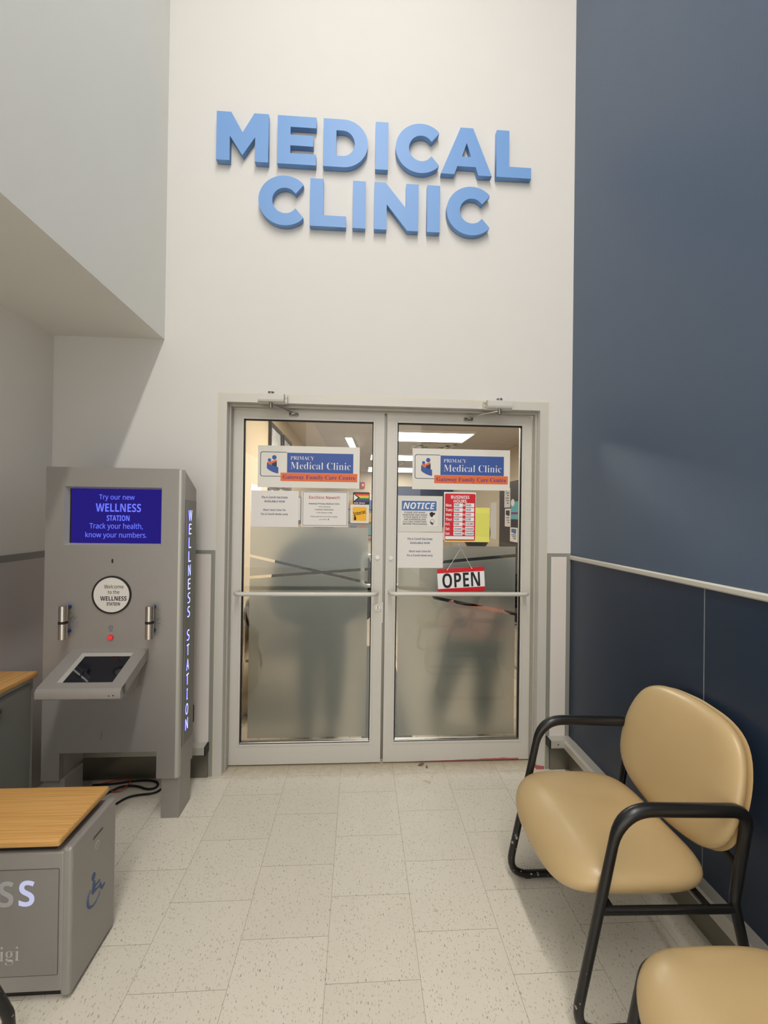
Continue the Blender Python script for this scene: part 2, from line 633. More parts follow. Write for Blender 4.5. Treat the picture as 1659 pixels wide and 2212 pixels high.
def fillet(pts, rad, seg=7, closed=False):
    pts = [Vector(p) for p in pts]
    out = []
    n = len(pts)
    for i, p in enumerate(pts):
        if not closed and i in (0, n - 1):
            out.append(p)
            continue
        a, b = pts[i - 1], pts[(i + 1) % n]
        r = rad[i] if isinstance(rad, (list, tuple)) else rad
        if r <= 0:
            out.append(p)
            continue
        u, v = (a - p).normalized(), (b - p).normalized()
        ang = u.angle(v)
        t = min(r / math.tan(ang / 2), (a - p).length * 0.49, (b - p).length * 0.49)
        s, e = p + u * t, p + v * t
        for k in range(seg + 1):
            q = k / seg
            out.append(s * (1 - q) ** 2 + p * 2 * q * (1 - q) + e * q * q)
    return out


def disc(bm, c, r, axis='y', a=0.0, b=0.001, seg=40, ry=None):
    pts = [(c[0] + r * math.cos(2 * PI * k / seg), c[1] + (ry or r) * math.sin(2 * PI * k / seg)) for k in range(seg)]
    return prism(bm, pts, axis, a, b)


def ringp(bm, c, r0, r1, a, b, seg=40, a0=0.0, a1=2 * PI, axis='y'):
    full = abs(a1 - a0 - 2 * PI) < 1e-6
    n = seg if full else seg + 1
    for k in range(seg):
        t0, t1 = a0 + (a1 - a0) * k / seg, a0 + (a1 - a0) * (k + 1) / seg
        q = [(c[0] + r * math.cos(t), c[1] + r * math.sin(t)) for r, t in ((r0, t0), (r1, t0), (r1, t1), (r0, t1))]
        prism(bm, q, axis, a, b)
    bmesh.ops.remove_doubles(bm, verts=bm.verts, dist=1e-6)
    return bm


def rrect(x0, x1, z0, z1, r, seg=6):
    pts = []
    for cx, cz, a in ((x1 - r, z1 - r, 0), (x0 + r, z1 - r, PI / 2), (x0 + r, z0 + r, PI), (x1 - r, z0 + r, 1.5 * PI)):
        for k in range(seg + 1):
            t = a + PI / 2 * k / seg
            pts.append((cx + r * math.cos(t), cz + r * math.sin(t)))
    return pts


def loops_mesh(name, loops, y_front, thick, m, parent=None, bev=0.0):
    """2D outlines with holes, filled and extruded, facing the room (-Y); points are (x, z)"""
    cu = bpy.data.curves.new(name, 'CURVE')
    cu.dimensions = '2D'
    cu.fill_mode = 'BOTH'
    for lp in loops:
        sp = cu.splines.new('POLY')
        sp.points.add(len(lp) - 1)
        for q, p in zip(sp.points, lp):
            q.co = (p[0], p[1], 0, 1)
        sp.use_cyclic_u = True
    cu.extrude = thick / 2
    if bev:
        cu.bevel_depth = bev
        cu.bevel_resolution = 1
        cu.offset = -bev
        cu.extrude = thick / 2 - bev
    t = bpy.data.objects.new('tmp', cu)
    COL.objects.link(t)
    dg = bpy.context.evaluated_depsgraph_get()
    me = bpy.data.meshes.new_from_object(t.evaluated_get(dg))
    bpy.data.objects.remove(t)
    bpy.data.curves.remove(cu)
    me.materials.clear()
    me.transform(Matrix(((1, 0, 0, 0), (0, 0, -1, y_front + thick / 2), (0, 1, 0, 0), (0, 0, 0, 1))))
    return finish_mesh(name, me, m, parent)


def uni(s, up, lo):
    o = ''
    for c in s:
        if 'A' <= c <= 'Z':
            o += chr(up + ord(c) - 65)
        elif 'a' <= c <= 'z':
            o += chr(lo + ord(c) - 97)
        else:
            o += c
    return o


SERIF = lambda s: uni(s, 0x1D400, 0x1D41A)
SANS = lambda s: uni(s, 0x1D5A0, 0x1D5BA)
BOLD = lambda s: uni(s, 0x1D5D4, 0x1D5EE)
ITAL = lambda s: uni(s, 0x1D63C, 0x1D656)


def text_mesh(strings, off=0.0):
    """one mesh from a text body; returns mesh and its ink box"""
    cu = bpy.data.curves.new('txt', 'FONT')
    cu.body = strings
    cu.offset = off
    cu.resolution_u = 4
    t = bpy.data.objects.new('tmp', cu)
    COL.objects.link(t)
    dg = bpy.context.evaluated_depsgraph_get()
    me = bpy.data.meshes.new_from_object(t.evaluated_get(dg))
    bpy.data.objects.remove(t)
    bpy.data.curves.remove(cu)
    xs = [v.co.x for v in me.vertices]
    ys = [v.co.y for v in me.vertices]
    return me, (min(xs), max(xs), min(ys), max(ys))


def lettering(name, lines, m, parent, y, thick=0.0004, face='y', rot=None, mtx=None):
    """lines: (string, x0, x1, z0, z1[, offset]) ink boxes on the plane; all joined into one mesh.
    face 'y': plane y, reading from -Y.  face 'x': plane x=y, reading from +X (x0,x1 are world y)"""
    bm = B()
    for ln in lines:
        s, x0, x1, z0, z1 = ln[:5]
        if s.isascii():
            s = SANS(s)
        me, (a, b, c, d) = text_mesh(s, ln[5] if len(ln) > 5 else 0.0)
        k = bmesh.new()
        k.from_mesh(me)
        bpy.data.meshes.remove(me)
        sx = (x1 - x0) / (b - a)
        sz = (z1 - z0) / (d - c)
        for v in k.verts:
            v.co = Vector((x0 + (v.co.x - a) * sx, 0, z0 + (v.co.y - c) * sz))
        r = bmesh.ops.extrude_face_region(k, geom=list(k.faces))
        for v in r['geom']:
            if isinstance(v, bmesh.types.BMVert):
                v.co.y -= thick
        if rot:
            R = Matrix.Translation((rot[0], 0, rot[1])) @ Matrix.Rotation(-rot[2], 4, 'Y') @ Matrix.Translation((-rot[0], 0, -rot[1]))
            bmesh.ops.transform(k, matrix=R, verts=k.verts)
        if mtx is not None:
            bmesh.ops.transform(k, matrix=mtx, verts=k.verts)
        elif face == 'y':
            for v in k.verts:
                v.co.y += y
        else:
            for v in k.verts:
                v.co = Vector((y - v.co.y, v.co.x, v.co.z))
        tm = bpy.data.meshes.new('t')
        k.to_mesh(tm)
        k.free()
        bm.from_mesh(tm)
        bpy.data.meshes.remove(tm)
    return obj(name, bm, m, parent)


def at(px, py, axis, val):
    """world point seen at a pixel of the photograph on the plane axis=val"""
    d = ROWS[0] * ((px - 829.5) / F_PX) + ROWS[1] * ((py - 1106) / F_PX) + ROWS[2]
    i = 'xyz'.index(axis)
    return CAM + d * ((val - CAM[i]) / d[i])


# ------------------------------------------------------------------ the setting
XL, XR, XW, XB, XA = -0.7605, 1.1546, 1.3043, -1.0665, -1.663
ZT = 2.168
WT = 0.135                                                     # thickness of the door wall
bm = B()
box(bm, XA, 2.6, 0.0, WT, ZT, 6.0)
box(bm, XA - 0.12, XL, 0.0, WT, 0, ZT)
box(bm, XR, 2.6, 0.0, WT, 0, ZT)
struct('wall_back', bm, M['white'])
struct('wall_right', bx(XW, XW + 0.12, -6.0, -0.0005, 1.262, 6.0), M['blue_up'])
bm = B()
for a, b in ((-0.9685, -0.0005), (-2.19, -0.9715), (-3.41, -2.193), (-6.0, -3.413)):
    box(bm, XW, XW + 0.12, a, b, 0.0, 1.262, 0.0012, 1)
struct('wall_lower_right', bm, M['blue_lo'])
bm = B()
for yy in (-0.97, -2.1915, -3.4115):
    box(bm, XW - 0.0004, XW + 0.02, yy - 0.0012, yy + 0.0012, 0.0, 1.2385)
struct('trim_16', bm, mat('panel_joint', lin(132, 138, 144), 0.5))
struct('wall_left', bx(XA - 0.12, XA, -3.4, 0.0, 0.0, 2.463), M['lwall'])
struct('wall_upper_left', bx(XA - 0.12, XB, -6.0, 0.0, 2.463, 6.0), [M['bulk']])
struct('floor', bx(-6.0, XW + 0.2, -9.0, 0.11, -0.05, 0.0), M['floor'])
struct('ceiling', bx(XA - 0.12, 7.0, -9.0, WT, 6.0, 6.1), M['ceil'])

# door frame
bm = B()
fw = 0.047
for x0, x1 in ((XL, XL + fw), (XR - fw, XR)):
    box(bm, x0, x1, -0.006, WT, 0.0, ZT)
box(bm, XL + fw, XR - fw, -0.006, WT, ZT - fw, ZT)
fr = struct('trim_1', bm, M['stain'])
bm = B()                                                       # stop strips in the reveal
for x0, x1 in ((XL + fw, XL + fw + 0.012), (XR - fw - 0.012, XR - fw)):
    box(bm, x0, x1, 0.035, 0.079, 0.0, ZT - fw, 0.002)
box(bm, XL + fw + 0.012, XR - fw - 0.012, 0.035, 0.079, ZT - fw - 0.016, ZT - fw, 0.002)
struct('door_stop', bm, M['alud'], fr)
bm = B()                                                       # caulk line round the frame
box(bm, XL - 0.006, XL, -0.003, 0.001, 0, ZT + 0.005)
box(bm, XR, XR + 0.006, -0.003, 0.001, 0, ZT + 0.005)
box(bm, XL, XR, -0.003, 0.001, ZT, ZT + 0.006)
struct('caulk', bm, mat('cream_caulk', lin(214, 206, 180), 0.7), fr)

DY0, DY1, GY = 0.085, 0.130, 0.096


def cut_film(x0, x1, z0, z1, bands):
    """a sheet with clear slanted bands cut out; band = ((xa,za),(xb,zb),half width)"""
    k = B()
    vs = [k.verts.new((x, 0, z)) for x, z in ((x0, z0), (x1, z0), (x1, z1), (x0, z1))]
    k.faces.new(vs)
    for (xa, za), (xb, zb), h in bands:
        d = Vector((xb - xa, 0, zb - za)).normalized()
        n = Vector((-d.z, 0, d.x))
        for s in (-1, 1):
            bmesh.ops.bisect_plane(k, geom=k.verts[:] + k.edges[:] + k.faces[:], plane_co=Vector((xa, 0, za)) + n * h * s, plane_no=n)
    dead = []
    for f in k.faces:
        c = f.calc_center_median()
        for (xa, za), (xb, zb), h in bands:
            d = Vector((xb - xa, 0, zb - za)).normalized()
            n = Vector((-d.z, 0, d.x))
            if abs((c - Vector((xa, 0, za))).dot(n)) < h:
                dead.append(f)
                break
    bmesh.ops.delete(k, geom=dead, context='FACES')
    r = bmesh.ops.extrude_face_region(k, geom=k.faces[:])
    for v in r['geom']:
        if isinstance(v, bmesh.types.BMVert):
            v.co.y += 0.0012
    for v in k.verts:
        v.co.y += GY + 0.0068
    return k


def door(name, x0, x1, gx0, gx1, film, bands, hinge_left):
    bm = B()
    box(bm, x0, gx0, DY0, DY1, 0.009, 2.106)
    box(bm, gx1, x1, DY0, DY1, 0.009, 2.106)
    box(bm, gx0, gx1, DY0, DY1, 2.046, 2.106)
    d = struct(name, bm, M['alu'])
    bm = B()
    box(bm, gx0, gx1, DY0 - 0.0006, DY1, 0.009, 0.13)
    struct('bottom_rail', bm, M['stain'], d)
    bm = B()                                                   # glazing bead, set a hair proud
    t = 0.013
    for a, b, c, e in ((gx0 - t, gx0, 0.117, 2.059), (gx1, gx1 + t, 0.117, 2.059)):
        box(bm, a, b, DY0 - 0.003, DY0 + 0.004, c, e, 0.0008, 1)
    box(bm, gx0, gx1, DY0 - 0.003, DY0 + 0.004, 2.046, 2.059, 0.0008, 1)
    box(bm, gx0, gx1, DY0 - 0.003, DY0 + 0.004, 0.117, 0.13, 0.0008, 1)
    struct('glazing_bead', bm, M['alu'], d)
    bm = B()
    for a, b, c, e in ((gx0, gx0 + 0.007, 0.13, 2.046), (gx1 - 0.005, gx1, 0.13, 2.046), (gx0, gx1, 2.039, 2.046)):
        box(bm, a, b, DY0 + 0.004, GY + 0.006, c, e)
    struct('gasket', bm, M['gasket'], d)
    struct('sill_bead', bx(gx0, gx1, DY0 + 0.002, GY + 0.004, 0.13, 0.139, 0.003), M['steel'], d)
    struct('glass_pane', bx(gx0 + 0.002, gx1 - 0.002, GY, GY + 0.006, 0.131, 2.045), M['glass'], d)
    struct('frosted_film', cut_film(*film, bands), M['frost'], d)
    return d


d1 = door('door_1', -0.706, 0.1885, -0.642, 0.122, (-0.6, 0.100, 0.155, 1.41),
          [((-0.478, 1.2095), (0.102, 1.0775), 0.0082), ((-0.528, 1.1135), (0.101, 1.161), 0.0085)], True)
d2 = door('door_2', 0.2045, 1.098, 0.268, 1.034, (0.286, 1.009, 0.155, 1.305),
          [((0.5655, 1.2085), (1.008, 1.25), 0.0095), ((0.564, 0.9785), (0.998, 0.893), 0.0098)], False)


struct('gap_light_block', bx(0.189, 0.2035, 0.112, 0.128, 0.01, 2.106), M['dsteel'], d1)  # strip added to stop clinic light leaking between the two leaves


def push_bar(d, x0, x1, z):
    p = fillet([(x0, DY0, z), (x0, 0.0, z), (x1, 0.0, z), (x1, DY0, z)], 0.035, 8)
    struct('push_bar', tube(B(), p, 0.0125, 14), M['alu'], d, True)


push_bar(d1, -0.660, 0.152, 1.0285)
push_bar(d2, 0.233, 1.052, 1.031)
for d, xe, xi in ((d1, 0.150, 0.068), (d2, 0.240, 0.306)):
    p = fillet([(xe, DY1, 1.232), (xe, 0.19, 1.232), (xi, 0.19, 1.232), (xi, 0.19, 1.045), (xe, 0.19, 1.045), (xe, DY1, 1.045)], 0.028, 7)
    struct('pull_handle', tube(B(), p, 0.0125, 12), M['alu'], d, True)


def lock(d, x, z, r):
    bm = disc(B(), (x, z), r, 'y', DY0 - 0.008, DY0, 28)
    o = struct('lock_cylinder', bm, M['steel'], d)
    ringp_ = ringp(B(), (x, z), r * 0.62, r * 0.78, DY0 - 0.0095, DY0 - 0.008, 28)
    struct('lock_ring', ringp_, M['dsteel'], o)
    struct('keyhole', bx(x - r * 0.1, x + r * 0.1, DY0 - 0.0092, DY0 - 0.0078, z - r * 0.42, z + r * 0.42), M['ink'], o)


lock(d1, 0.1565, 1.2345, 0.0115)
lock(d2, 0.2365, 1.2315, 0.0115)
lock(d1, 0.163, 0.936, 0.021)
struct('latch_plate', bx(0.188, 0.1925, 0.09, 0.118, 0.84, 0.965), M['steel'], d1)
# ---- vestibule trims
bm = B()
box(bm, 1.162, 1.303, -0.004, 0.0, 1.256, 1.275)
box(bm, 1.162, 1.1835, -0.004, 0.0, 0.0, 1.256)
box(bm, 1.280, 1.303, -0.004, 0.0, 0.19, 1.256)
struct('trim_2', bm, M['trim'])
struct('trim_3', bx(1.185, 1.279, -0.003, 0.0, 0.19, 1.255), M['panelw'])
bm = B()
box(bm, -1.66, -0.766, -0.004, 0.0, 1.257, 1.277)
box(bm, -0.788, -0.766, -0.004, 0.0, 0.0, 1.257)
struct('trim_4', bm, M['trim'])
struct('trim_5', bx(-1.66, -0.789, -0.003, 0.0, 0.19, 1.256), M['panelw'])
# chair rail along the blue wall and left wall
bm = B()
prism(bm, [(XW, 1.238), (XW - 0.006, 1.239), (XW - 0.010, 1.244), (XW - 0.010, 1.258), (XW - 0.006, 1.263), (XW, 1.264)], 'y', -5.8, -0.005)
struct('trim_6', bm, M['traml'])
struct('trim_7', bx(XA, XA + 0.004, -3.38, -0.005, 1.236, 1.270), M['trim'])
bm = B()
for a, b in ((-0.344, -0.005), (-1.56, -0.351), (-2.78, -1.567)):
    box(bm, XA, XA + 0.003, a, b, 0.0, 1.236, 0.0006, 1)
struct('trim_8', bm, M['panell'])
struct('trim_9', bx(XA, XA + 0.006, -0.352, -0.343, 0.0, 1.236, 0.002), M['traml'])
# wall bumpers and kick plates
def bumper_profile(s):
    return [(0, 0.194), (s * 0.046, 0.194), (s * 0.056, 0.184), (s * 0.056, 0.148), (0, 0.148)]
bm = B()
prism(bm, [(XW + p[0], p[1]) for p in bumper_profile(-1)], 'y', -5.6, -0.056)
b1 = struct('trim_10', bm, M['bumper'])
bm = B()
box(bm, 1.172, XW, -0.056, 0.0, 0.148, 0.194, 0.004)
b2 = struct('trim_11', bm, M['bumper'])
struct('end_cap', bx(1.163, 1.172, -0.058, -0.001, 0.146, 0.196, 0.003), M['black'], b2)
struct('rivet', disc(B(), (1.214, 0.171), 0.0045, 'y', -0.058, -0.056, 14), M['steel'], b2)
bm = B()
box(bm, -1.55, -0.793, -0.056, 0.0, 0.148, 0.194, 0.004)
b3 = struct('trim_12', bm, M['bumper'])
struct('end_cap', bx(-0.793, -0.784, -0.058, -0.001, 0.146, 0.196, 0.003), M['black'], b3)
struct('baseboard_right', bx(XW - 0.006, XW, -5.6, -0.008, 0.0, 0.148), M['kick'])
struct('baseboard_back', bx(1.186, XW, -0.012, 0.0, 0.0, 0.148), M['kick'])
struct('baseboard_left', bx(-1.66, -0.789, -0.012, 0.0, 0.0, 0.148), M['kick'])

# ------------------------------------------------------------------ wall letters
LY, LT = -0.036, 0.031


def arcpts(cx, cz, rx, rz, a0, a1, n=28):
    return [(cx + rx * math.cos(a0 + (a1 - a0) * k / n), cz + rz * math.sin(a0 + (a1 - a0) * k / n)) for k in range(n + 1)]


def gl_E(x0, x1, z0, z1):
    s = 0.073
    a = (z1 - z0)
    t = 0.062
    return [[(x0, z0), (x1, z0), (x1, z0 + t), (x0 + s, z0 + t), (x0 + s, z0 + a / 2 - t / 2), (x1 - 0.016, z0 + a / 2 - t / 2), (x1 - 0.016, z0 + a / 2 + t / 2), (x0 + s, z0 + a / 2 + t / 2), (x0 + s, z1 - t), (x1, z1 - t), (x1, z1), (x0, z1)]]


def gl_I(x0, x1, z0, z1):
    return [[(x0, z0), (x1, z0), (x1, z1), (x0, z1)]]


def gl_L(x0, x1, z0, z1):
    return [[(x0, z0), (x1, z0), (x1, z0 + 0.063), (x0 + 0.075, z0 + 0.063), (x0 + 0.075, z1), (x0, z1)]]


def gl_M(x0, x1, z0, z1):
    s = 0.074
    c = (x0 + x1) / 2
    return [[(x0, z0), (x0 + s, z0), (x0 + s, z1 - 0.135), (c, z0 + 0.032), (x1 - s, z1 - 0.135), (x1 - s, z0), (x1, z0), (x1, z1), (x1 - 0.080, z1), (c, z1 - 0.112), (x0 + 0.080, z1), (x0, z1)]]


def gl_N(x0, x1, z0, z1):
    s = 0.072
    return [[(x0, z0), (x0 + s, z0), (x0 + s, z1 - 0.125), (x1 - 0.064, z0), (x1, z0), (x1, z1), (x1 - s, z1), (x1 - s, z0 + 0.128), (x0 + 0.064, z1), (x0, z1)]]


def gl_A(x0, x1, z0, z1):
    c = (x0 + x1) / 2
    tw = 0.037
    f = lambda z: (c - x0 - tw) * (1 - (z - z0) / (z1 - z0)) + tw
    zb, zc = z0 + 0.048, z0 + 0.105
    w = 0.079
    ap = z1 - 0.088
    return [[(x0, z0), (x0 + w, z0), (c - f(zb) + w - 0.003, zb), (c + f(zb) - w + 0.003, zb), (x1 - w, z0), (x1, z0), (c + tw, z1), (c - tw, z1)],
            [(c - 0.027, zc), (c, ap), (c + 0.027, zc)]]


def gl_D(x0, x1, z0, z1):
    r = (z1 - z0) / 2
    cx = x1 - r * 1.02
    cz = (z0 + z1) / 2
    o = [(x0, z0)] + arcpts(cx, cz, r * 1.02, r, -PI / 2, PI / 2) + [(x0, z1)]
    i = [(x0 + 0.073, z0 + 0.064)] + arcpts(cx - 0.004, cz, r * 1.02 - 0.071, r - 0.064, -PI / 2, PI / 2) + [(x0 + 0.073, z1 - 0.064)]
    return [o, i]


def gl_C(x0, x1, z0, z1):
    cx = x0 + 0.146
    cz = (z0 + z1) / 2
    R = (z1 - z0) / 2
    o = arcpts(cx, cz, 0.146, R, math.radians(42), math.radians(318), 40)
    i = arcpts(cx + 0.003, cz, 0.072, R - 0.069, math.radians(316), math.radians(44), 40)
    return [o[:1] and [(x1 - 0.004, cz + 0.093)] + o[1:-1] + [(x1 - 0.004, cz - 0.093)] + [(cx + 0.062, cz - 0.042)] + i[2:-2] + [(cx + 0.062, cz + 0.042)]]


zA, zB, zC, zD = 3.473, 3.747, 3.128, 3.399
for s, f, x0, x1, z0, z1, lab in (
        ('M', gl_M, -0.786, -0.498, zA, zB, 'large blue wall letter M that begins the upper word'),
        ('E', gl_E, -0.448, -0.230, zA, zB, 'large blue wall letter E in the upper word'),
        ('D', gl_D, -0.189, 0.064, zA, zB, 'large blue wall letter D in the upper word'),
        ('I', gl_I, 0.108, 0.181, zA, zB, 'large blue wall letter I in the upper word, right of the D'),
        ('C', gl_C, 0.2245, 0.4805, zA - 0.006, zB + 0.006, 'large blue wall letter C in the upper word, left of the A'),
        ('A', gl_A, 0.4885, 0.7885, zA, zB, 'large blue wall letter A in the upper word'),
        ('L', gl_L, 0.8155, 1.0235, zA, zB, 'large blue wall letter L that ends the upper word'),
        ('C', gl_C, -0.549, -0.293, zC - 0.006, zD + 0.006, 'large blue wall letter C that begins the lower word'),
        ('L', gl_L, -0.260, -0.055, zC, zD, 'large blue wall letter L in the lower word'),
        ('I', gl_I, -0.0175, 0.056, zC, zD, 'large blue wall letter I between L and N in the lower word'),
        ('N', gl_N, 0.1055, 0.3605, zC, zD, 'large blue wall letter N in the lower word'),
        ('I', gl_I, 0.411, 0.486, zC, zD, 'large blue wall letter I right of the N in the lower word'),
        ('C', gl_C, 0.5255, 0.7825, zC - 0.006, zD + 0.006, 'large blue wall letter C that ends the lower word')):
    o = loops_mesh('wall_letter', f(x0, x1, z0, z1), LY, LT, M['letter'])
    tag(o, lab, 'letter', 'blue letters of the wall sign')
    for sx in (0.02, 0.06):
        zz = (z0 + z1) / 2 + (0.0 if f is not gl_M else 0.02)
        xx = x0 + sx if f is not gl_A else (x0 + x1) / 2 + (sx - 0.04)
        zz = zz if f is not gl_A else z1 - 0.03
        obj('mounting_stud', tube(B(), [(xx, LY + LT - 0.003, zz), (xx, 0.0, zz)], 0.004, 8), M['dsteel'], o)

# ------------------------------------------------------------------ door closers
def closer(x0, x1, flip, armfoot, label):
    t = thing('door_closer', label, 'door closer', ((x0 + x1) / 2, -0.006, 2.105))
    s = -1 if flip else 1
    bm = B()
    prism(bm, [(-0.006, 2.112), (-0.030, 2.108), (-0.056, 2.118), (-0.060, 2.128), (-0.060, 2.156), (-0.050, 2.163), (-0.006, 2.163)], 'x', x0, x1)
    obj('closer_body', bm, M['alu'], t)
    xe = (x1, x1 + 0.016) if not flip else (x0 - 0.016, x0)
    br = obj('mounting_bracket', bx(xe[0], xe[1], -0.03, -0.006, 2.112, 2.160, 0.002), M['bumper'], t)
    for zz in (2.126, 2.147):
        obj('screw', disc(B(), ((xe[0] + xe[1]) / 2, zz), 0.005, 'y', -0.033, -0.029, 14), M['steel'], br)
    px = (x0 + x1) / 2 + s * -0.003
    bm = tube(B(), [(px, -0.036, 2.084), (px, -0.036, 2.132)], 0.011, 16)
    obj('spindle', bm, M['dsteel'], t, True)
    bm = tube(B(), [(px, -0.034, 2.158), (px, -0.034, 2.175)], 0.017, 18)
    obj('spindle_cap', bm, M['dsteel'], t, True)
    bm = tube(B(), [(px, -0.036, 2.104), ((px + armfoot[0]) / 2, 0.0, (2.104 + armfoot[1]) / 2 + 0.004), (armfoot[0], 0.060, armfoot[1] + 0.004)], [0.006, 0.0055, 0.0045], 10)
    obj('arm', bm, M['steel'], t, True)
    bm = B()
    box(bm, armfoot[0] - 0.027, armfoot[0] + 0.027, 0.070, 0.085, armfoot[1] - 0.009, armfoot[1] + 0.009, 0.002)
    box(bm, armfoot[0] - 0.012, armfoot[0] + 0.012, 0.052, 0.072, armfoot[1] - 0.006, armfoot[1] + 0.006, 0.002)
    f = obj('arm_shoe', bm, M['dsteel'], t)
    for dx in (-0.019, 0.019):
        obj('screw', disc(B(), (armfoot[0] + dx, armfoot[1]), 0.005, 'y', 0.068, 0.0705, 12), M['black'], f)


closer(-0.532, -0.387, False, (-0.352, 2.078), 'grey door closer with jointed arm above the left door')
closer(0.775, 0.920, True, (0.698, 2.078), 'grey door closer with jointed arm above the right door')

# ------------------------------------------------------------------ notices on the glass
SY = GY - 0.0014


def sheet(name, x0, x1, z0, z1, m, label, cat, group=None, y=SY, th=0.0010, r=0.0, mtl=None):
    if r:
        bm = prism(B(), rrect(x0, x1, z0, z1, r), 'y', y, y + th)
    else:
        bm = bx(x0, x1, y, y + th, z0, z1)
    o = obj(name, bm, m)
    tag(o, label, cat, group)
    return o


def pb(xl, xr, yt, yb, Y=0.0945):
    """ink box on the plane y=Y: left edge at pixel column xl from yt down to yb, right edge at xr"""
    a, b = at(xl, yt, 'y', Y), at(xl, yb, 'y', Y)
    c = at(xr, (yt + yb) / 2, 'y', Y)
    return ((a.x + b.x) / 2, c.x, b.z, a.z)


def clinic_sign(dx, dz, label):
    o = sheet('clinic_sign', -0.560 + dx, 0.042 + dx, 1.645 + dz, 1.893 + dz, M['board'], label, 'sign', 'clinic name signs on the doors', y=GY - 0.004, th=0.0035)
    y = GY - 0.0042
    P = lambda x, z: (lambda v: (v.x + dx, v.z + dz))(at(540 + x / 6.381, 950 + z / 6.381, 'y', 0.0945))
    Q = lambda xl, xr, yt, yb: (lambda b: (b[0] + dx, b[1] + dx, b[2] + dz, b[3] + dz))(pb(540 + xl / 6.381, 540 + xr / 6.381, 950 + yt / 6.381, 950 + yb / 6.381))
    a = Q(143, 513, 160, 503)
    outer, inner = rrect(a[0], a[1] + 0.004, a[2], a[3], 0.014), rrect(a[0] + 0.0036, a[1] + 0.004, a[2] + 0.0036, a[3] - 0.0036, 0.0112)
    loops_mesh('logo_outline', [outer, inner], y, 0.0004, M['snavy'], o)
    bl = Q(513, 1424, 178, 452)
    bb = obj('blue_band', bx(bl[0], bl[1], y, y + 0.0004, bl[2], bl[3]), M['sblue'], o)
    lettering('band_lettering', [(SERIF('PRIMACY'), *Q(560, 885, 225, 275), -0.012), (SERIF('Medical Clinic'), *Q(560, 1388, 305, 404), -0.013)], M['swhite'], bb, y - 0.0002)
    og = Q(423, 1480, 453, 568)
    oo = obj('orange_band', bx(og[0], og[1], y - 0.0003, y + 0.0002, og[2], og[3]), M['sorange'], o)
    lettering('band_lettering', [(SERIF('Gateway Family Care Centre'), *Q(455, 1453, 482, 553))], M['spurple'], oo, y - 0.0004)
    bm = B()
    for (cx, cz, r) in ((337, 243, 31), (270, 279, 23)):
        c = P(cx, cz)
        disc(bm, c, r * 0.000429, 'y', y - 0.0003, y + 0.0002, 28)
    prism(bm, [P(*q) for q in ((235, 310), (258, 330), (300, 353), (345, 370), (392, 378), (392, 465), (350, 457), (305, 440), (265, 418), (233, 392))], 'y', y - 0.0003, y + 0.0001)
    obj('logo_figures', bm, M['sblue'], o)
    bm = prism(B(), [P(*q) for q in ((235, 311), (262, 298), (300, 297), (335, 280), (371, 276), (371, 300), (322, 318), (303, 330), (300, 352), (262, 331))], 'y', y - 0.0001, y + 0.0003)
    obj('logo_arms', bm, M['sorange'], o)
    bm = prism(B(), [P(*q) for q in ((371, 298), (371, 376), (340, 368), (300, 352), (303, 328), (325, 315))], 'y', y - 0.0002, y + 0.0003)
    obj('logo_shade', bm, M['snavy'], o)


clinic_sign(0, 0, 'white clinic name sign with blue and orange bands on the left door')
clinic_sign(0.9215, 0.003, 'white clinic name sign with blue and orange bands on the right door')


def flu(dx, dz, label):
    o = sheet('paper_notice', -0.597 + dx, -0.318 + dx, 1.410 + dz, 1.625 + dz, M['paper'], label, 'paper notice', 'vaccine notices on the doors')
    Q = lambda xl, xr, yt, yb: (lambda b: (b[0] + dx, b[1] + dx, b[2] + dz, b[3] + dz))(pb(500 + xl / 10.37, 500 + xr / 10.37, 1040 + yt / 10.37, 1040 + yb / 10.37))
    lettering('lettering', [(BOLD('Flu & Covid Vaccines'), *Q(680, 1255, 322, 375)), (BOLD('AVAILABLE NOW'), *Q(735, 1200, 420, 466)), (BOLD('Short wait time for'), *Q(710, 1220, 610, 656)), (BOLD('Flu & Covid shots only'), *Q(660, 1265, 702, 762))], M['inkn'], o, SY - 0.0003)


flu(0, 0, 'white vaccine notice taped to the left door')
flu(0.873, -0.2385, 'white vaccine notice taped to the right door under the hand sanitizer notice')

o = sheet('paper_notice', -0.301, -0.023, 1.413, 1.624, M['paper'], 'white paper with red heading and grey border on the left door', 'paper notice')
Q = lambda xl, xr, yt, yb: pb(540 + xl / 6.381, 540 + xr / 6.381, 950 + yt / 6.381, 950 + yb / 6.381)
a = Q(727, 1340, 716, 1180)
loops_mesh('border_line', [rrect(*a, 0.0005, 1), rrect(a[0] + 0.0024, a[1] - 0.0024, a[2] + 0.0024, a[3] - 0.0024, 0.0004, 1)], SY - 0.0003, 0.0003, M['inkg'], o)
lettering('heading', [('Exciting News!!!', *Q(815, 1237, 772, 824), 0.01)], M['inkred'], o, SY - 0.0003)
lettering('lettering', [(BOLD('Gateway Primacy Medical Clinic'), *Q(810, 1235, 866, 896)), ('will be accepting', *Q(943, 1108, 911, 937)), ('2 Family Physicians', *Q(893, 1150, 949, 977), 0.01),
                        ('in the summer of 2025', *Q(918, 1135, 992, 1013)), ('Please speak with Front Desk to register', *Q(837, 1210, 1046, 1070)), ('your family', *Q(955, 1058, 1087, 1110))], M['inkg'], o, SY - 0.0003)
h = Q(1070, 1092, 1088, 1108)
hx, hz, hr = (h[0] + h[1]) / 2, (h[2] + h[3]) / 2, (h[1] - h[0]) / 2
bm = prism(B(), [(hx, hz - hr), (hx + hr, hz + hr * 0.2), (hx + hr * 0.55, hz + hr * 0.9), (hx, hz + hr * 0.45), (hx - hr * 0.55, hz + hr * 0.9), (hx - hr, hz + hr * 0.2)], 'y', SY - 0.0006, SY - 0.0002)
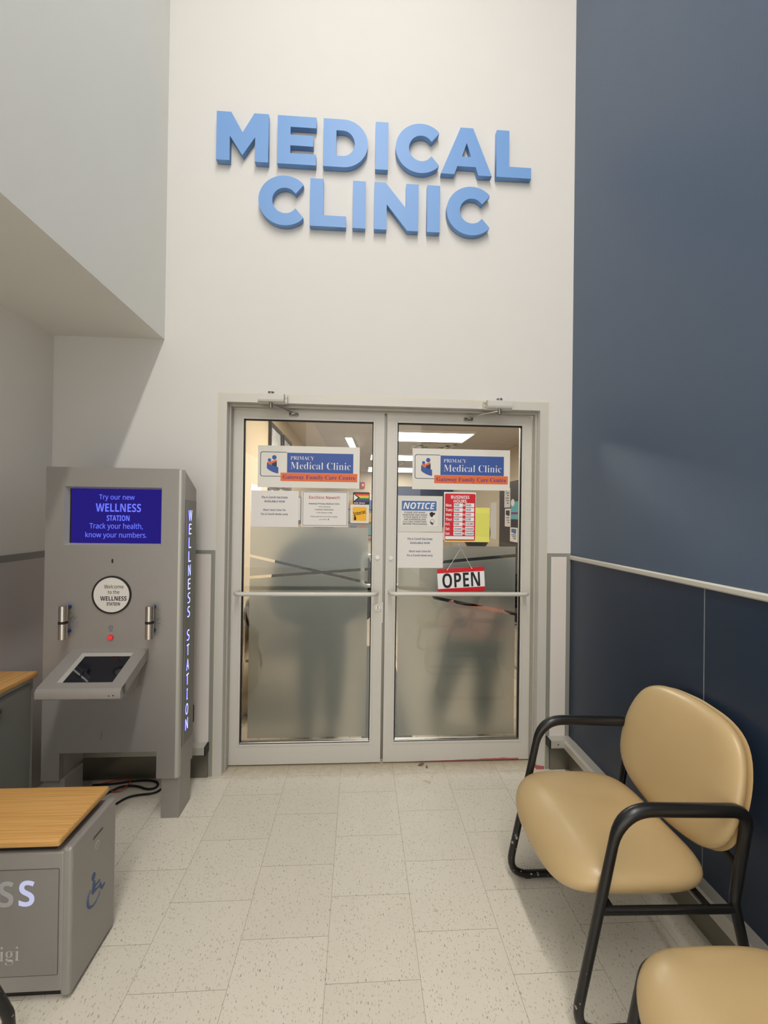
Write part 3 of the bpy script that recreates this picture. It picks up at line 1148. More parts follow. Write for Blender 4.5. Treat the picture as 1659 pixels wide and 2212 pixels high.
obj('heart', bm, M['inkred'], o)

# rainbow sticker
Q2 = Q
a = Q2(1420, 1648, 722, 890)
o = sheet('window_sticker', *a, M['ink'], 'black edged rainbow stripe sticker on the left door', 'sticker', r=0.006)
b = Q2(1432, 1640, 738, 856)
n = 6
for k, c in enumerate(('pr', 'po', 'py', 'pg', 'pb', 'pv')):
    z1 = b[3] - (b[3] - b[2]) * k / n
    obj('stripe', bx(b[0], b[1], SY - 0.0004, SY + 0.0002, z1 - (b[3] - b[2]) / n, z1), M[c], o)
zc = (b[2] + b[3]) / 2
wd = b[1] - b[0]
bm = prism(B(), [(b[0], b[2]), (b[0] + wd * 0.40, zc), (b[0], b[3])], 'y', SY - 0.0007, SY)
obj('dark_chevron', bm, M['ink'], o)
bm = prism(B(), [(b[0], b[2] + 0.006), (b[0] + wd * 0.28, zc), (b[0], b[3] - 0.006)], 'y', SY - 0.0010, SY)
obj('pale_chevron', bm, M['swhite'], o)
lettering('lettering', [(BOLD('SAFE SPACE'), *Q2(1432, 1585, 862, 882))], M['swhite'], o, SY - 0.0003)
bm = B()
c = Q2(1592, 1640, 864, 882)
for k in range(3):
    box(bm, c[0], c[1], SY - 0.0004, SY, c[2] + (c[3] - c[2]) * k / 3, c[2] + (c[3] - c[2]) * (k + 0.5) / 3)
obj('fine_print', bm, M['inkg'], o)

# debit sticker
o = sheet('window_sticker', *Q2(1383, 1640, 892, 1146), M['board'], 'square white and yellow payment sticker on the left door', 'sticker', r=0.007)
a = Q2(1415, 1605, 926, 1116)
yb_ = obj('yellow_field', prism(B(), rrect(*a, 0.006), 'y', SY - 0.0004, SY + 0.0001), M['amber'], o)
a = Q2(1424, 1600, 975, 1035)
cx_, cz_ = (a[0] + a[1]) / 2, (a[2] + a[3]) / 2
lettering('lettering', [('Interac', a[0], a[1], a[2] + 0.002, a[3] - 0.002, 0.02)], M['ink'], yb_, SY - 0.0006, rot=(cx_, cz_, math.radians(13)))
P6 = lambda x, z: (lambda v: (v.x, v.z))(at(540 + x / 6.381, 950 + z / 6.381, 'y', 0.0945))
bm = prism(B(), [P6(*q) for q in ((1434, 1110), (1432, 1075), (1440, 1058), (1437, 1040), (1446, 1036), (1452, 1058), (1464, 1064), (1464, 1108))], 'y', SY - 0.0007, SY)
obj('hand_mark', bm, M['ink'], yb_)

# hand sanitizer notice
Q = lambda xl, xr, yt, yb: pb(840 + xl / 5.925, 840 + xr / 5.925, 950 + yt / 5.925, 950 + yb / 5.925)
o = sheet('laminated_notice', 0.2695, 0.549, 1.391, 1.608, M['paperg'], 'laminated blue headed hand sanitizer notice on the right door', 'notice')
obj('inner_card', prism(B(), rrect(0.296, 0.521, 1.425, 1.582, 0.008), 'y', SY - 0.0004, SY + 0.0001), M['paper'], o)
a = Q(165, 610, 779, 905)
hd = obj('heading_band', bx(a[0], a[1], SY - 0.0007, SY, a[2], a[3]), M['nblue'], o)
lettering('heading', [(ITAL('NOTICE'), *Q(185, 590, 800, 884))], M['swhite'], hd, SY - 0.0009)
L6 = [('PLEASE USE HAND', 200, 465, 928), ('SANITIZER AND WEAR', 178, 490, 958), ('A FACE MASK IF YOU', 188, 483, 987), ('ARE EXPERIENCING', 193, 473, 1017), ('FLU LIKE SYMPTOMS', 183, 480, 1047), ('BEFORE PROCEEDING', 178, 488, 1076)]
lettering('lettering', [(BOLD(s), *Q(l, r, y - 10, y + 11)) for s, l, r, y in L6], M['inkg'], o, SY - 0.0006)
P5 = lambda x, z: (lambda v: (v.x, v.z))(at(840 + x / 5.925, 950 + z / 5.925, 'y', 0.0945))
bm = B()
prism(bm, [P5(*q) for q in ((516, 950), (530, 932), (552, 922), (572, 936), (592, 934), (592, 956), (574, 962), (560, 984), (548, 994), (538, 980), (524, 978), (530, 962))], 'y', SY - 0.0007, SY - 0.0003)
obj('hand_icon', bm, M['ink'], o)
c = P5(556, 1046)
bm = ringp(B(), c, 0.0115, 0.0135, SY - 0.0007, SY - 0.0003, 24, ry := 0.4, 6.0) if False else ringp(B(), c, 0.0112, 0.0132, SY - 0.0007, SY - 0.0003, 24)
prism(bm, [P5(*q) for q in ((528, 1046), (560, 1058), (572, 1076), (560, 1092), (540, 1082), (528, 1064))], 'y', SY - 0.0008, SY - 0.0003)
obj('mask_icon', bm, M['inkg'], o)

# yellow sheet behind, business hours in front
o = sheet('yellow_sheet', 0.5625, 0.8415, 1.331, 1.542, M['yellow'], 'yellow paper taped behind the red business hours sign', 'paper', y=SY, th=0.0009)
obj('upper_flap', bx(0.66, 0.8405, SY - 0.0004, SY + 0.0002, 1.508, 1.5415), M['yellowd'], o)
obj('lower_flap', prism(B(), [(0.7, 1.3315), (0.8412, 1.3315), (0.8412, 1.36), (0.7, 1.372)], 'y', SY - 0.0003, SY + 0.0002), M['yellowd'], o)
HY = SY - 0.0024
o = sheet('business_hours_sign', 0.5575, 0.7535, 1.341, 1.634, M['swhite'], 'red business hours sign with handwritten times on the right door', 'sign', y=HY, th=0.0018)
a = Q(713, 1105, 687, 1286)
rf = obj('red_field', prism(B(), rrect(*a, 0.008), 'y', HY - 0.0004, HY + 0.0002), M['red'], o)
ln = [(BOLD('BUSINESS'), *Q(795, 1030, 712, 754)), (BOLD('HOURS:'), *Q(828, 1000, 764, 806))]
rows = [('Mon.', '9:00', '4:00', 838), ('Tues.', '9:00', '4:00', 897), ('Wed.', '9:00', '4:00', 958), ('Thur.', '9:00', '5:00', 1018), ('Fri.', '9:00', '12:00', 1078), ('Sat.', 'closed', 'closed', 1138), ('Sun.', 'closed', 'closed', 1198)]
bm = B()
hand = []
for i, (dn, t1, t2, y) in enumerate(rows):
    sh = -i * 1.1
    ln.append((BOLD(dn), *Q(728 + sh, 800 + sh + (18 if len(dn) > 4 else 8 if dn[0] in 'MW' else -14), y - 19, y + 17)))
    ln.append((BOLD('to'), *Q(948 + sh, 972 + sh, y - 15, y + 14)))
    for (l, r), tx in (((831, 945), t1), ((980, 1091), t2)):
        q = Q(l + sh, r + sh, y - 25, y + 25)
        box(bm, q[0], q[1], HY - 0.0007, HY, q[2], q[3])
        wpx = 62 if len(tx) < 6 and tx != '12:00' else 92
        hand.append((BOLD(tx) if tx == 'closed' else tx, *Q(l + sh + 8, l + sh + 8 + wpx, y - 15, y + 13), 0.0 if tx == 'closed' else 0.012))
q = Q(720, 1088, 1232, 1272)
box(bm, q[0], q[1], HY - 0.0007, HY, q[2], q[3])
wb = obj('white_boxes', bm, M['swhite'], rf)
lettering('printed_lettering', ln, M['swhite'], rf, HY - 0.0006)
lettering('handwriting', hand, M['inkn'], rf, HY - 0.0009)

# hanging OPEN sign
t = thing('open_sign', 'red and white hanging sign tied to a suction hook on the right door', 'sign', (0.667, 0.08, 1.03))
OY = SY - 0.010
RO = Matrix.Translation((0.667, OY, 1.1015)) @ Matrix.Rotation(math.radians(-3.6), 4, 'Y')


def rot_obj(name, bm, m, par, y0=0):
    bmesh.ops.transform(bm, matrix=RO, verts=bm.verts)
    return obj(name, bm, m, par)


bd = rot_obj('sign_board', prism(B(), rrect(-0.1445, 0.1445, -0.0735, 0.0735, 0.004), 'y', 0.0, 0.003), M['swhite'], t)
bm = B()
box(bm, -0.1445, 0.1445, -0.0006, 0.001, 0.0465, 0.0735)
rot_obj('red_band', bm, M['red'], bd)
bm = B()
box(bm, -0.1445, 0.1445, -0.0006, 0.001, -0.0735, -0.0475)
rot_obj('red_band', bm, M['red'], bd)
lettering('lettering', [(BOLD('OPEN'), -0.1155, 0.116, -0.0445, 0.0445)], M['ink'], bd, 0, mtx=RO @ Matrix.Translation((0, -0.0003, 0)))
hk = []
for sx in (-0.082, 0.068):
    p = RO @ Vector((sx, -0.002, 0.066))
    hk.append(p)
    bm = B()
    bmesh.ops.create_uvsphere(bm, u_segments=12, v_segments=8, radius=0.004, matrix=Matrix.Translation(p))
    obj('string_knot', bm, M['string'], t, True)
ap = Vector((0.662, SY - 0.012, 1.293))
bm = tube(B(), [hk[0], ap, hk[1]], 0.0021, 8)
obj('string', bm, M['string'], t, True)
bm = B()
for r, y0, y1 in ((0.0165, SY - 0.003, SY + 0.0014), (0.011, SY - 0.006, SY - 0.003), (0.006, SY - 0.014, SY - 0.006)):
    disc(bm, (0.662, 1.304), r, 'y', y0, y1, 28)
sc_ = obj('suction_cup', bm, M['clear'], t)
obj('hook', tube(B(), fillet([(0.662, SY - 0.014, 1.304), (0.662, SY - 0.016, 1.290), (0.662, SY - 0.012, 1.288)], 0.003), 0.0018, 8), M['steel'], sc_, True)
# ------------------------------------------------------------------ health kiosk
KX0, KX1, KY, KB = -1.452, -0.815, -0.335, -0.160
k = thing('health_kiosk', 'tall silver health kiosk with blue screen standing left of the doors', 'kiosk', ((KX0 + KX1) / 2, -0.25, 0.0))
SX0, SX1, SZ0, SZ1 = -1.366, -0.914, 1.326, 1.607               # opening round the upper screen
outer = [(KX0, 0.2), (KX0 + 0.083, 0.2), (KX0 + 0.083, 0.331), (-0.919, 0.331), (-0.919, 0.2), (KX1 - 0.018, 0.2), (KX1 - 0.018, 1.700), (KX0, 1.700)]
loops_mesh('front_panel', [outer, [(SX0, SZ0), (SX1, SZ0), (SX1, SZ1), (SX0, SZ1)]], KY, 0.03, M['kiosk'], k)
# rounded light corner strip on the right
bm = prism(B(), [(KX1 - 0.018, KY), (KX1 - 0.008, KY + 0.001), (KX1 - 0.002, KY + 0.006), (KX1, KY + 0.014), (KX1, KY + 0.03), (KX1 - 0.018, KY + 0.03)], 'z', 0.2, 1.697)
obj('corner_strip', bm, M['kioskl'], k, True)
bm = B()
prof = [(KY + 0.03, 0.331), (KB, 0.331), (KB, 1.610), (KY + 0.03, 1.695)]
prism(bm, prof, 'x', KX0, KX1 - 0.002)
obj('cabinet_body', bm, M['kiosk'], k)
for x0, x1 in ((KX0, KX0 + 0.083), (-0.919, KX1 - 0.001)):
    obj('pillar', bx(x0, x1, KY + 0.03, KB, 0.2, 0.331), M['kiosk'], k)
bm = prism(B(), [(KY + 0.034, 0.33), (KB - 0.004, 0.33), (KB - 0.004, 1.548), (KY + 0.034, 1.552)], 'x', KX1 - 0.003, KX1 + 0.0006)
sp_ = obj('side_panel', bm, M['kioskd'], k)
bm = B()
box(bm, KX1, KX1 + 0.0012, -0.288, -0.2865, 0.30, 1.54)
obj('panel_groove', bm, M['kioskl'], sp_)
for x0, x1 in ((KX0 + 0.014, KX0 + 0.100), (-0.900, KX1 + 0.001)):
    obj('leg', bx(x0, x1, -0.322, -0.186, 0.0, 0.2005, 0.002), M['kiosk'], k)
    obj('foot', bx(x0 + 0.006, x1 - 0.006, -0.314, -0.194, 0.0, 0.006), M['black'], k)
# screen
fz = KY + 0.0004
bm = B()
d_ = 0.024
for q in (((SX0, SZ0), (SX1, SZ0), (SX1 - 0.011, SZ0 + 0.008), (SX0 + 0.011, SZ0 + 0.008)), ((SX0, SZ1), (SX1, SZ1), (SX1 - 0.011, SZ1 - 0.008), (SX0 + 0.011, SZ1 - 0.008)),
          ((SX0, SZ0), (SX0, SZ1), (SX0 + 0.011, SZ1 - 0.008), (SX0 + 0.011, SZ0 + 0.008)), ((SX1, SZ0), (SX1, SZ1), (SX1 - 0.011, SZ1 - 0.008), (SX1 - 0.011, SZ0 + 0.008))):
    va = [bm.verts.new((p[0], fz if i < 2 else fz + d_, p[1])) for i, p in enumerate(q)]
    bm.faces.new(va)
obj('screen_bezel', bm, M['kioskl'], k)
SYK = KY + d_
scr = obj('screen', bx(SX0 + 0.005, SX1 - 0.005, SYK, SYK + 0.004, SZ0 + 0.004, SZ1 - 0.004), M['screen'], k)
obj('screen_edge', bx(SX0 + 0.011, SX0 + 0.0165, SYK - 0.0008, SYK, SZ0 + 0.008, SZ1 - 0.008), M['gasket'], scr)
Q = lambda xl, xr, yt, yb: pb(60 + xl / 4.1475, 60 + xr / 4.1475, 1000 + yt / 4.1475, 1000 + yb / 4.1475, SYK)
lettering('screen_lettering', [('Try our new', *Q(640, 958, 282, 340), 0.004), (BOLD('WELLNESS'), *Q(610, 1015, 361, 436)), (BOLD('STATION'), *Q(708, 912, 468, 518)), ('Track your health,', *Q(553, 1030, 536, 602), 0.004), ('know your numbers.', *Q(517, 1065, 617, 680), 0.004)], M['scrtext'], scr, SYK - 0.0004)
# camera eye, badge
obj('sensor_eye', prism(B(), rrect(-1.1435, -1.1355, 1.2405, 1.2605, 0.0039), 'y', KY - 0.001, KY + 0.002), M['ink'], k)
bc = (-1.139, 1.088)
bm = disc(B(), bc, 0.0905, 'y', KY - 0.004, KY + 0.001, 56)
badge = obj('round_badge', bm, M['disc'], k)
obj('badge_ring', ringp(B(), bc, 0.0835, 0.0915, KY - 0.0052, KY + 0.0005, 56), M['ink'], badge)
Q = lambda xl, xr, yt, yb: pb(60 + xl / 4.1475, 60 + xr / 4.1475, 1000 + yt / 4.1475, 1000 + yb / 4.1475, KY - 0.004)
lettering('badge_lettering', [('Welcome', *Q(685, 858, 1090, 1125)), ('to the', *Q(717, 820, 1139, 1173)), (BOLD('WELLNESS'), *Q(650, 885, 1194, 1234)), (BOLD('STATION'), *Q(707, 825, 1249, 1278))], M['ink'], badge, KY - 0.0042)
# grips
for gx in (-1.334, -0.941):
    bm = tube(B(), [(gx, -0.378, 0.889), (gx, -0.378, 1.043)], 0.0185, 24)
    g = obj('grip', bm, M['steel'], k, True)
    obj('grip_band', tube(B(), [(gx, -0.378, 0.9605), (gx, -0.378, 0.9725)], 0.0192, 24), M['ink'], g, True)
    for zz in (0.918, 1.032):
        obj('grip_mount', tube(B(), [(gx, -0.378, zz), (gx + 0.002, KY, zz)], 0.0085, 14), M['bluec'], g, True)
    bm = B()
    for i in range(54):
        dx, dz = random.gauss(0.016, 0.012), random.gauss(0, 0.022)
        disc(bm, (gx + dx, 0.972 + dz), 0.0011, 'y', KY - 0.0006, KY + 0.0005, 6)
    so = obj('speaker_holes', bm, M['ink'], k)
    so['kind'] = 'stuff'
bm = ringp(B(), (-1.142, 0.931), 0.0078, 0.0098, KY - 0.0006, KY + 0.0005, 28)
box(bm, -1.1431, -1.1409, KY - 0.0006, KY, 0.9265, 0.9335)
box(bm, -1.1431, -1.1409, KY - 0.0006, KY, 0.9348, 0.9365)
obj('info_mark', bm, M['decal'], k)
lettering('mark_caption', [('START', -1.151, -1.133, 0.912, 0.9165)], M['inkg'], k, KY - 0.0003)
rb = obj('start_button', disc(B(), (-1.1415, 0.8835), 0.0135, 'y', KY - 0.006, KY + 0.001, 28), M['redring'], k)
obj('button_glow', ringp(B(), (-1.1415, 0.8835), 0.0055, 0.0085, KY - 0.0075, KY - 0.005, 24), M['redlamp'], rb)
obj('scratch', tube(B(), [(-1.181, KY - 0.0003, 0.392), (-1.176, KY - 0.0003, 0.415), (-1.175, KY - 0.0003, 0.432)], 0.001, 5), M['inkg'], k)
# tilted touch tray
ang = math.atan2(0.834 - 0.732, 0.560 - 0.325)
TM = Matrix.Translation((-1.1405, -0.323, 0.835)) @ Matrix.Rotation(ang, 4, 'X')
def tray_part(name, bm, m, par):
    bmesh.ops.transform(bm, matrix=TM, verts=bm.verts)
    return obj(name, bm, m, par)
TL, TWh = 0.257, 0.1755
bm = B()
for x0, x1, v0, v1 in ((-TWh, -0.112, 0, TL), (0.120, TWh, 0, TL), (-0.112, 0.120, 0, 0.043), (-0.112, 0.120, 0.226, TL)):
    box(bm, x0, x1, -v1, -v0, -0.045, 0.0)
tray = tray_part('touch_tray', bm, M['kiosk'], k)
bm = B()
prism(bm, [(-0.562, 0.684), (-0.570, 0.690), (-0.570, 0.716), (-0.564, 0.728), (-0.555, 0.7345), (-0.53, 0.742), (-0.53, 0.69)], 'x', -1.316, -0.965)
obj('tray_lip', bm, M['kiosk'], tray, True)
bm = B()
for q in (((-0.112, 0.043), (0.120, 0.043), (0.112, 0.054), (-0.106, 0.054)), ((-0.112, 0.226), (0.120, 0.226), (0.112, 0.222), (-0.106, 0.222)), ((-0.112, 0.043), (-0.112, 0.226), (-0.098, 0.222), (-0.098, 0.054)), ((0.120, 0.043), (0.120, 0.226), (0.112, 0.222), (0.112, 0.054))):
    bm.faces.new([bm.verts.new((p[0], -p[1], 0.0 if i < 2 else -0.011)) for i, p in enumerate(q)])
tray_part('tray_bezel', bm, M['kioskl'], tray)
bm = B()
box(bm, -0.111, 0.119, -0.225, -0.044, -0.02, -0.0112)
tray_part('touch_screen', bm, M['dscreen'], tray)
bm = disc(B(), (-0.994, 0.7035), 0.0028, 'y', -0.5715, -0.5695, 12)
prism(bm, [(-1.016, 0.7025), (-1.010, 0.7055), (-1.010, 0.6995)], 'y', -0.5712, -0.5695)
obj('port_marks', bm, M['ink'], tray)
obj('tray_bracket', bx(-1.06, -1.0, -0.46, KY, 0.655, 0.75), M['kiosk'], tray)
# lit vertical lettering
xs = KX1 + 0.0008
zpx = lambda py: at(409, py, 'x', KX1).z
seq = [(c, 1102 + 29.5 * i) for i, c in enumerate('WELLNESS')] + [(c, 1358 + 31.0 * i) for i, c in enumerate('STATION')]
lw, lb = [], []
for c, y in seq:
    zt, zb = zpx(y), zpx(y + 23)
    f = (y - 1102) / 440
    hw = 0.0215 if c == 'W' else 0.0045 if c == 'I' else 0.0145
    y0 = -0.241 - 0.006 * f
    lw.append((SANS(c) if c != 'I' else BOLD(c), y0 - hw, y0 + hw, zb, zt))
    lb.append((SANS(c) if c != 'I' else BOLD(c), y0 - hw - 0.007, y0 + hw - 0.007, zb, zt))
lettering('lit_lettering', lw, M['ledw'], sp_, xs + 0.0006, face='x')
lettering('lettering_glow', lb, M['ledb'], sp_, xs, face='x')

# ------------------------------------------------------------------ kiosk bench
b = thing('kiosk_bench', 'low silver bench with bamboo seat in front of the kiosk', 'bench', (-1.13, -0.97, 0.0))
BX0, BX1, BY0, BY1 = -1.455, -0.815, -1.090, -0.856
obj('bench_body', bx(BX0, BX1 - 0.024, BY0, BY1, 0.03, 0.452, 0.005), M['kiosk'], b)
ep = obj('end_panel', bx(BX1 - 0.03, BX1, BY0 - 0.0005, BY1, 0.012, 0.463, 0.009, 3), M['kiosk'], b)
obj('plinth', bx(BX0 + 0.03, BX1 - 0.012, BY0 + 0.02, BY1 - 0.02, 0.0, 0.03), M['black'], b)
obj('seat_support', bx(BX0 + 0.03, -0.872, BY0 + 0.012, BY1 - 0.008, 0.452, 0.474), M['black'], b)
bm = bx(BX0 - 0.005, -0.846, BY0 - 0.010, BY1 + 0.010, 0.473, 0.497, 0.007, 3)
obj('seat_board', bm, M['bamboo'], b, True)
fp = obj('front_inset', bx(BX0 + 0.03, -0.8515, BY0 - 0.0009, BY0 + 0.001, 0.081, 0.402), M['inset'], b)
loops_mesh('inset_groove', [rrect(BX0 + 0.03, -0.851, 0.0805, 0.4025, 0.004, 2), rrect(BX0 + 0.0315, -0.8525, 0.082, 0.401, 0.003, 2)], BY0 - 0.0011, 0.0004, M['inkg'], fp)
wl = []
for i, c in enumerate('WELLNES'):
    x0 = -0.967 - 0.0588 * (7 - i)
    wl.append((BOLD(c), x0, x0 + 0.044, 0.2915, 0.3695))
lettering('front_lettering', wl, M['dimlet'], fp, BY0 - 0.0012)
lettering('lit_letter', [(BOLD('S'), -0.967, -0.922, 0.2915, 0.3695)], emis('dim_led_letter', lin(205, 208, 240), 0.8), fp, BY0 - 0.0012)
lettering('maker_lettering', [(SERIF('higi'), -1.052, -0.963, 0.117, 0.173, -0.006)], mat('etched_letter', lin(186, 186, 182), 0.5), fp, BY0 - 0.0012)
# wheelchair symbol on the end panel (x here is world y)
ex = BX1 + 0.0004
def endp(pts, name, par, m):
    return obj(name, prism(B(), pts, 'x', ex - 0.0008, ex + 0.0004), m, par)
WP = lambda cx, cy: (lambda v: (v.y, v.z))(at(cx / 4.2367, 1690 + cy / 4.2367, 'x', BX1))
bm = B()
c = WP(856, 862)
disc(bm, c, 0.0095, 'x', ex - 0.0008, ex + 0.0004, 22, 0.0125)
prism(bm, [WP(*q) for q in ((852, 905), (872, 895), (868, 940), (910, 885), (918, 892), (872, 955), (872, 975), (905, 945), (918, 905), (934, 945), (955, 912), (962, 920), (932, 980), (908, 955), (845, 1030), (838, 1018))], 'x', ex - 0.0008, ex + 0.0004)
pw = [WP(*q) for q in ((830, 985), (808, 1040), (800, 1095), (806, 1135), (822, 1148), (850, 1130), (880, 1085), (905, 1030), (912, 985))]
tube(bm, [(ex - 0.0012, *p) for p in pw], [0.0022, 0.003, 0.004, 0.0045, 0.0045, 0.0035, 0.003, 0.0026, 0.0018], 6)
obj('wheelchair_symbol', bm, M['decal'], ep)
c = WP(890, 568)
bm = ringp(B(), c, 0.009, 0.0125, ex - 0.0008, ex + 0.0006, 26, axis='x')
ringp(bm, (c[0], c[1]), 0.003, 0.0045, ex - 0.0008, ex + 0.0006, 20, axis='x')
obj('round_mark', bm, M['kioskl'], ep)
q0, q1 = WP(852, 530), WP(940, 440)
bm = B()
for i in range(16):
    f0 = i / 16
    y0, z0 = q0[0] + (q1[0] - q0[0]) * f0, q0[1] + (q1[1] - q0[1]) * f0 * 0.12
    box(bm, ex - 0.0008, ex + 0.0003, y0, y0 + 0.003, z0, z0 + 0.004 + 0.002 * (i % 3))
obj('mark_caption', bm, M['inkg'], ep)

# ------------------------------------------------------------------ cabinet along the left wall
cb = thing('low_cabinet', 'grey cabinet with bamboo top along the left wall', 'cabinet', (-1.57, -0.85, 0.0))
CX = -1.492
obj('cabinet_body', bx(XA + 0.004, CX - 0.010, -1.42, -0.332, 0.0, 0.698), M['cab'], cb)
obj('face_frame', bx(CX - 0.012, CX - 0.004, -1.42, -0.332, 0.0, 0.698), M['kioskl'], cb)
bm = bx(XA + 0.004, CX + 0.016, -1.43, -0.330, 0.698, 0.724, 0.006, 3)
obj('worktop', bm, M['bamboo_y'], cb, True)
dr = obj('cabinet_door', bx(CX - 0.005, CX + 0.003, -1.02, -0.356, 0.03, 0.676, 0.002), M['cab'], cb)
bm = tube(B(), [(CX, -0.545, 0.628), (CX + 0.022, -0.545, 0.628)], 0.0125, 22)
lk = obj('cam_lock', bm, M['dsteel'], dr, True)
obj('keyhole', bx(CX + 0.0212, CX + 0.0226, -0.5465, -0.5435, 0.622, 0.634), M['ink'], lk)

# ------------------------------------------------------------------ cords under the kiosk
def cord(name, pxs, r, m, label, z=None):
    pts = []
    for i, p in enumerate(pxs):
        v = at(p[0], p[1], 'z', (p[2] if len(p) > 2 else r))
        v.y = min(v.y, -0.02)
        pts.append(v)
    for _ in range(3):                                        # smooth the run
        n = [pts[0]]
        for i in range(len(pts) - 1):
            a, c_ = pts[i], pts[i + 1]
            n += [a * 0.75 + c_ * 0.25, a * 0.25 + c_ * 0.75]
        n.append(pts[-1])
        pts = n
    o = obj(name, tube(B(), pts, r, 8), m, None, True)
    return tag(o, label, 'cord')


cord('power_cord', [(352, 1702), (335, 1714), (300, 1717), (275, 1722), (252, 1736), (225, 1752), (190, 1765)], 0.0055, M['black'], 'single black power cord running along the floor towards the kiosk leg')
cord('power_cord', [(200, 1696), (245, 1694), (285, 1687, 0.007), (325, 1685, 0.007), (343, 1691), (338, 1702), (318, 1706), (295, 1697, 0.012), (262, 1698, 0.018), (238, 1710), (215, 1722)], 0.0058, M['black'], 'looped black power cord on the floor under the kiosk')
cord('extension_cord', [(192, 1699), (225, 1692), (262, 1680, 0.005), (282, 1673, 0.006), (286, 1683, 0.02), (274, 1699, 0.018), (258, 1709, 0.016), (240, 1711), (220, 1706)], 0.0032, M['orange'], 'thin orange cord looped on the floor under the kiosk')

o = obj('wall_plug', bx(-0.884, -0.868, -0.022, -0.003, 0.312, 0.408, 0.004), M['black'])
tag(o, 'black plug on the white wall panel right of the kiosk', 'plug')

# ------------------------------------------------------------------ tan waiting chairs
def cushion(bm, outline, thick, dome, lip, n=72, rings=12, zf=None):
    """rounded pad: outline(t)->(x,y) around, thick below, dome above; zf(x,y) bends the sheet"""
    top, bot = [], []
    zf = zf or (lambda x, y: 0.0)
    for k in range(rings + 1):
        s = math.sin(PI / 2 * k / rings)
        h = math.cos(PI / 2 * k / rings)
        rt, rb = [], []
        for i in range(n):
            x, y = outline(2 * PI * i / n)
            e = (1 - s ** 7) ** 0.5 if s < 1 else 0.0
            xx, yy = x * s, y * s
            rt.append(bm.verts.new((xx, yy, thick * 0.5 * e + dome * (1 - s * s) + zf(xx, yy))))
            e2 = (1 - s ** 12) ** 0.5 if s < 1 else 0.0
            rb.append(bm.verts.new((xx, yy, -thick * 0.5 * e2 + zf(xx, yy))))
        top.append(rt)
        bot.append(rb)
    for grid, flip in ((top, False), (bot, True)):
        for k in range(rings):
            for i in range(n):
                q = (grid[k][i], grid[k][(i + 1) % n], grid[k + 1][(i + 1) % n], grid[k + 1][i])
                try:
                    bm.faces.new(q if not flip else q[::-1])
                except ValueError:
                    pass
    bmesh.ops.remove_doubles(bm, verts=bm.verts, dist=1e-5)
    return bm


def sup(t, a, b, e):
    c, s = math.cos(t), math.sin(t)
    return (a * abs(c) ** (2 / e) * (1 if c >= 0 else -1), b * abs(s) ** (2 / e) * (1 if s >= 0 else -1))


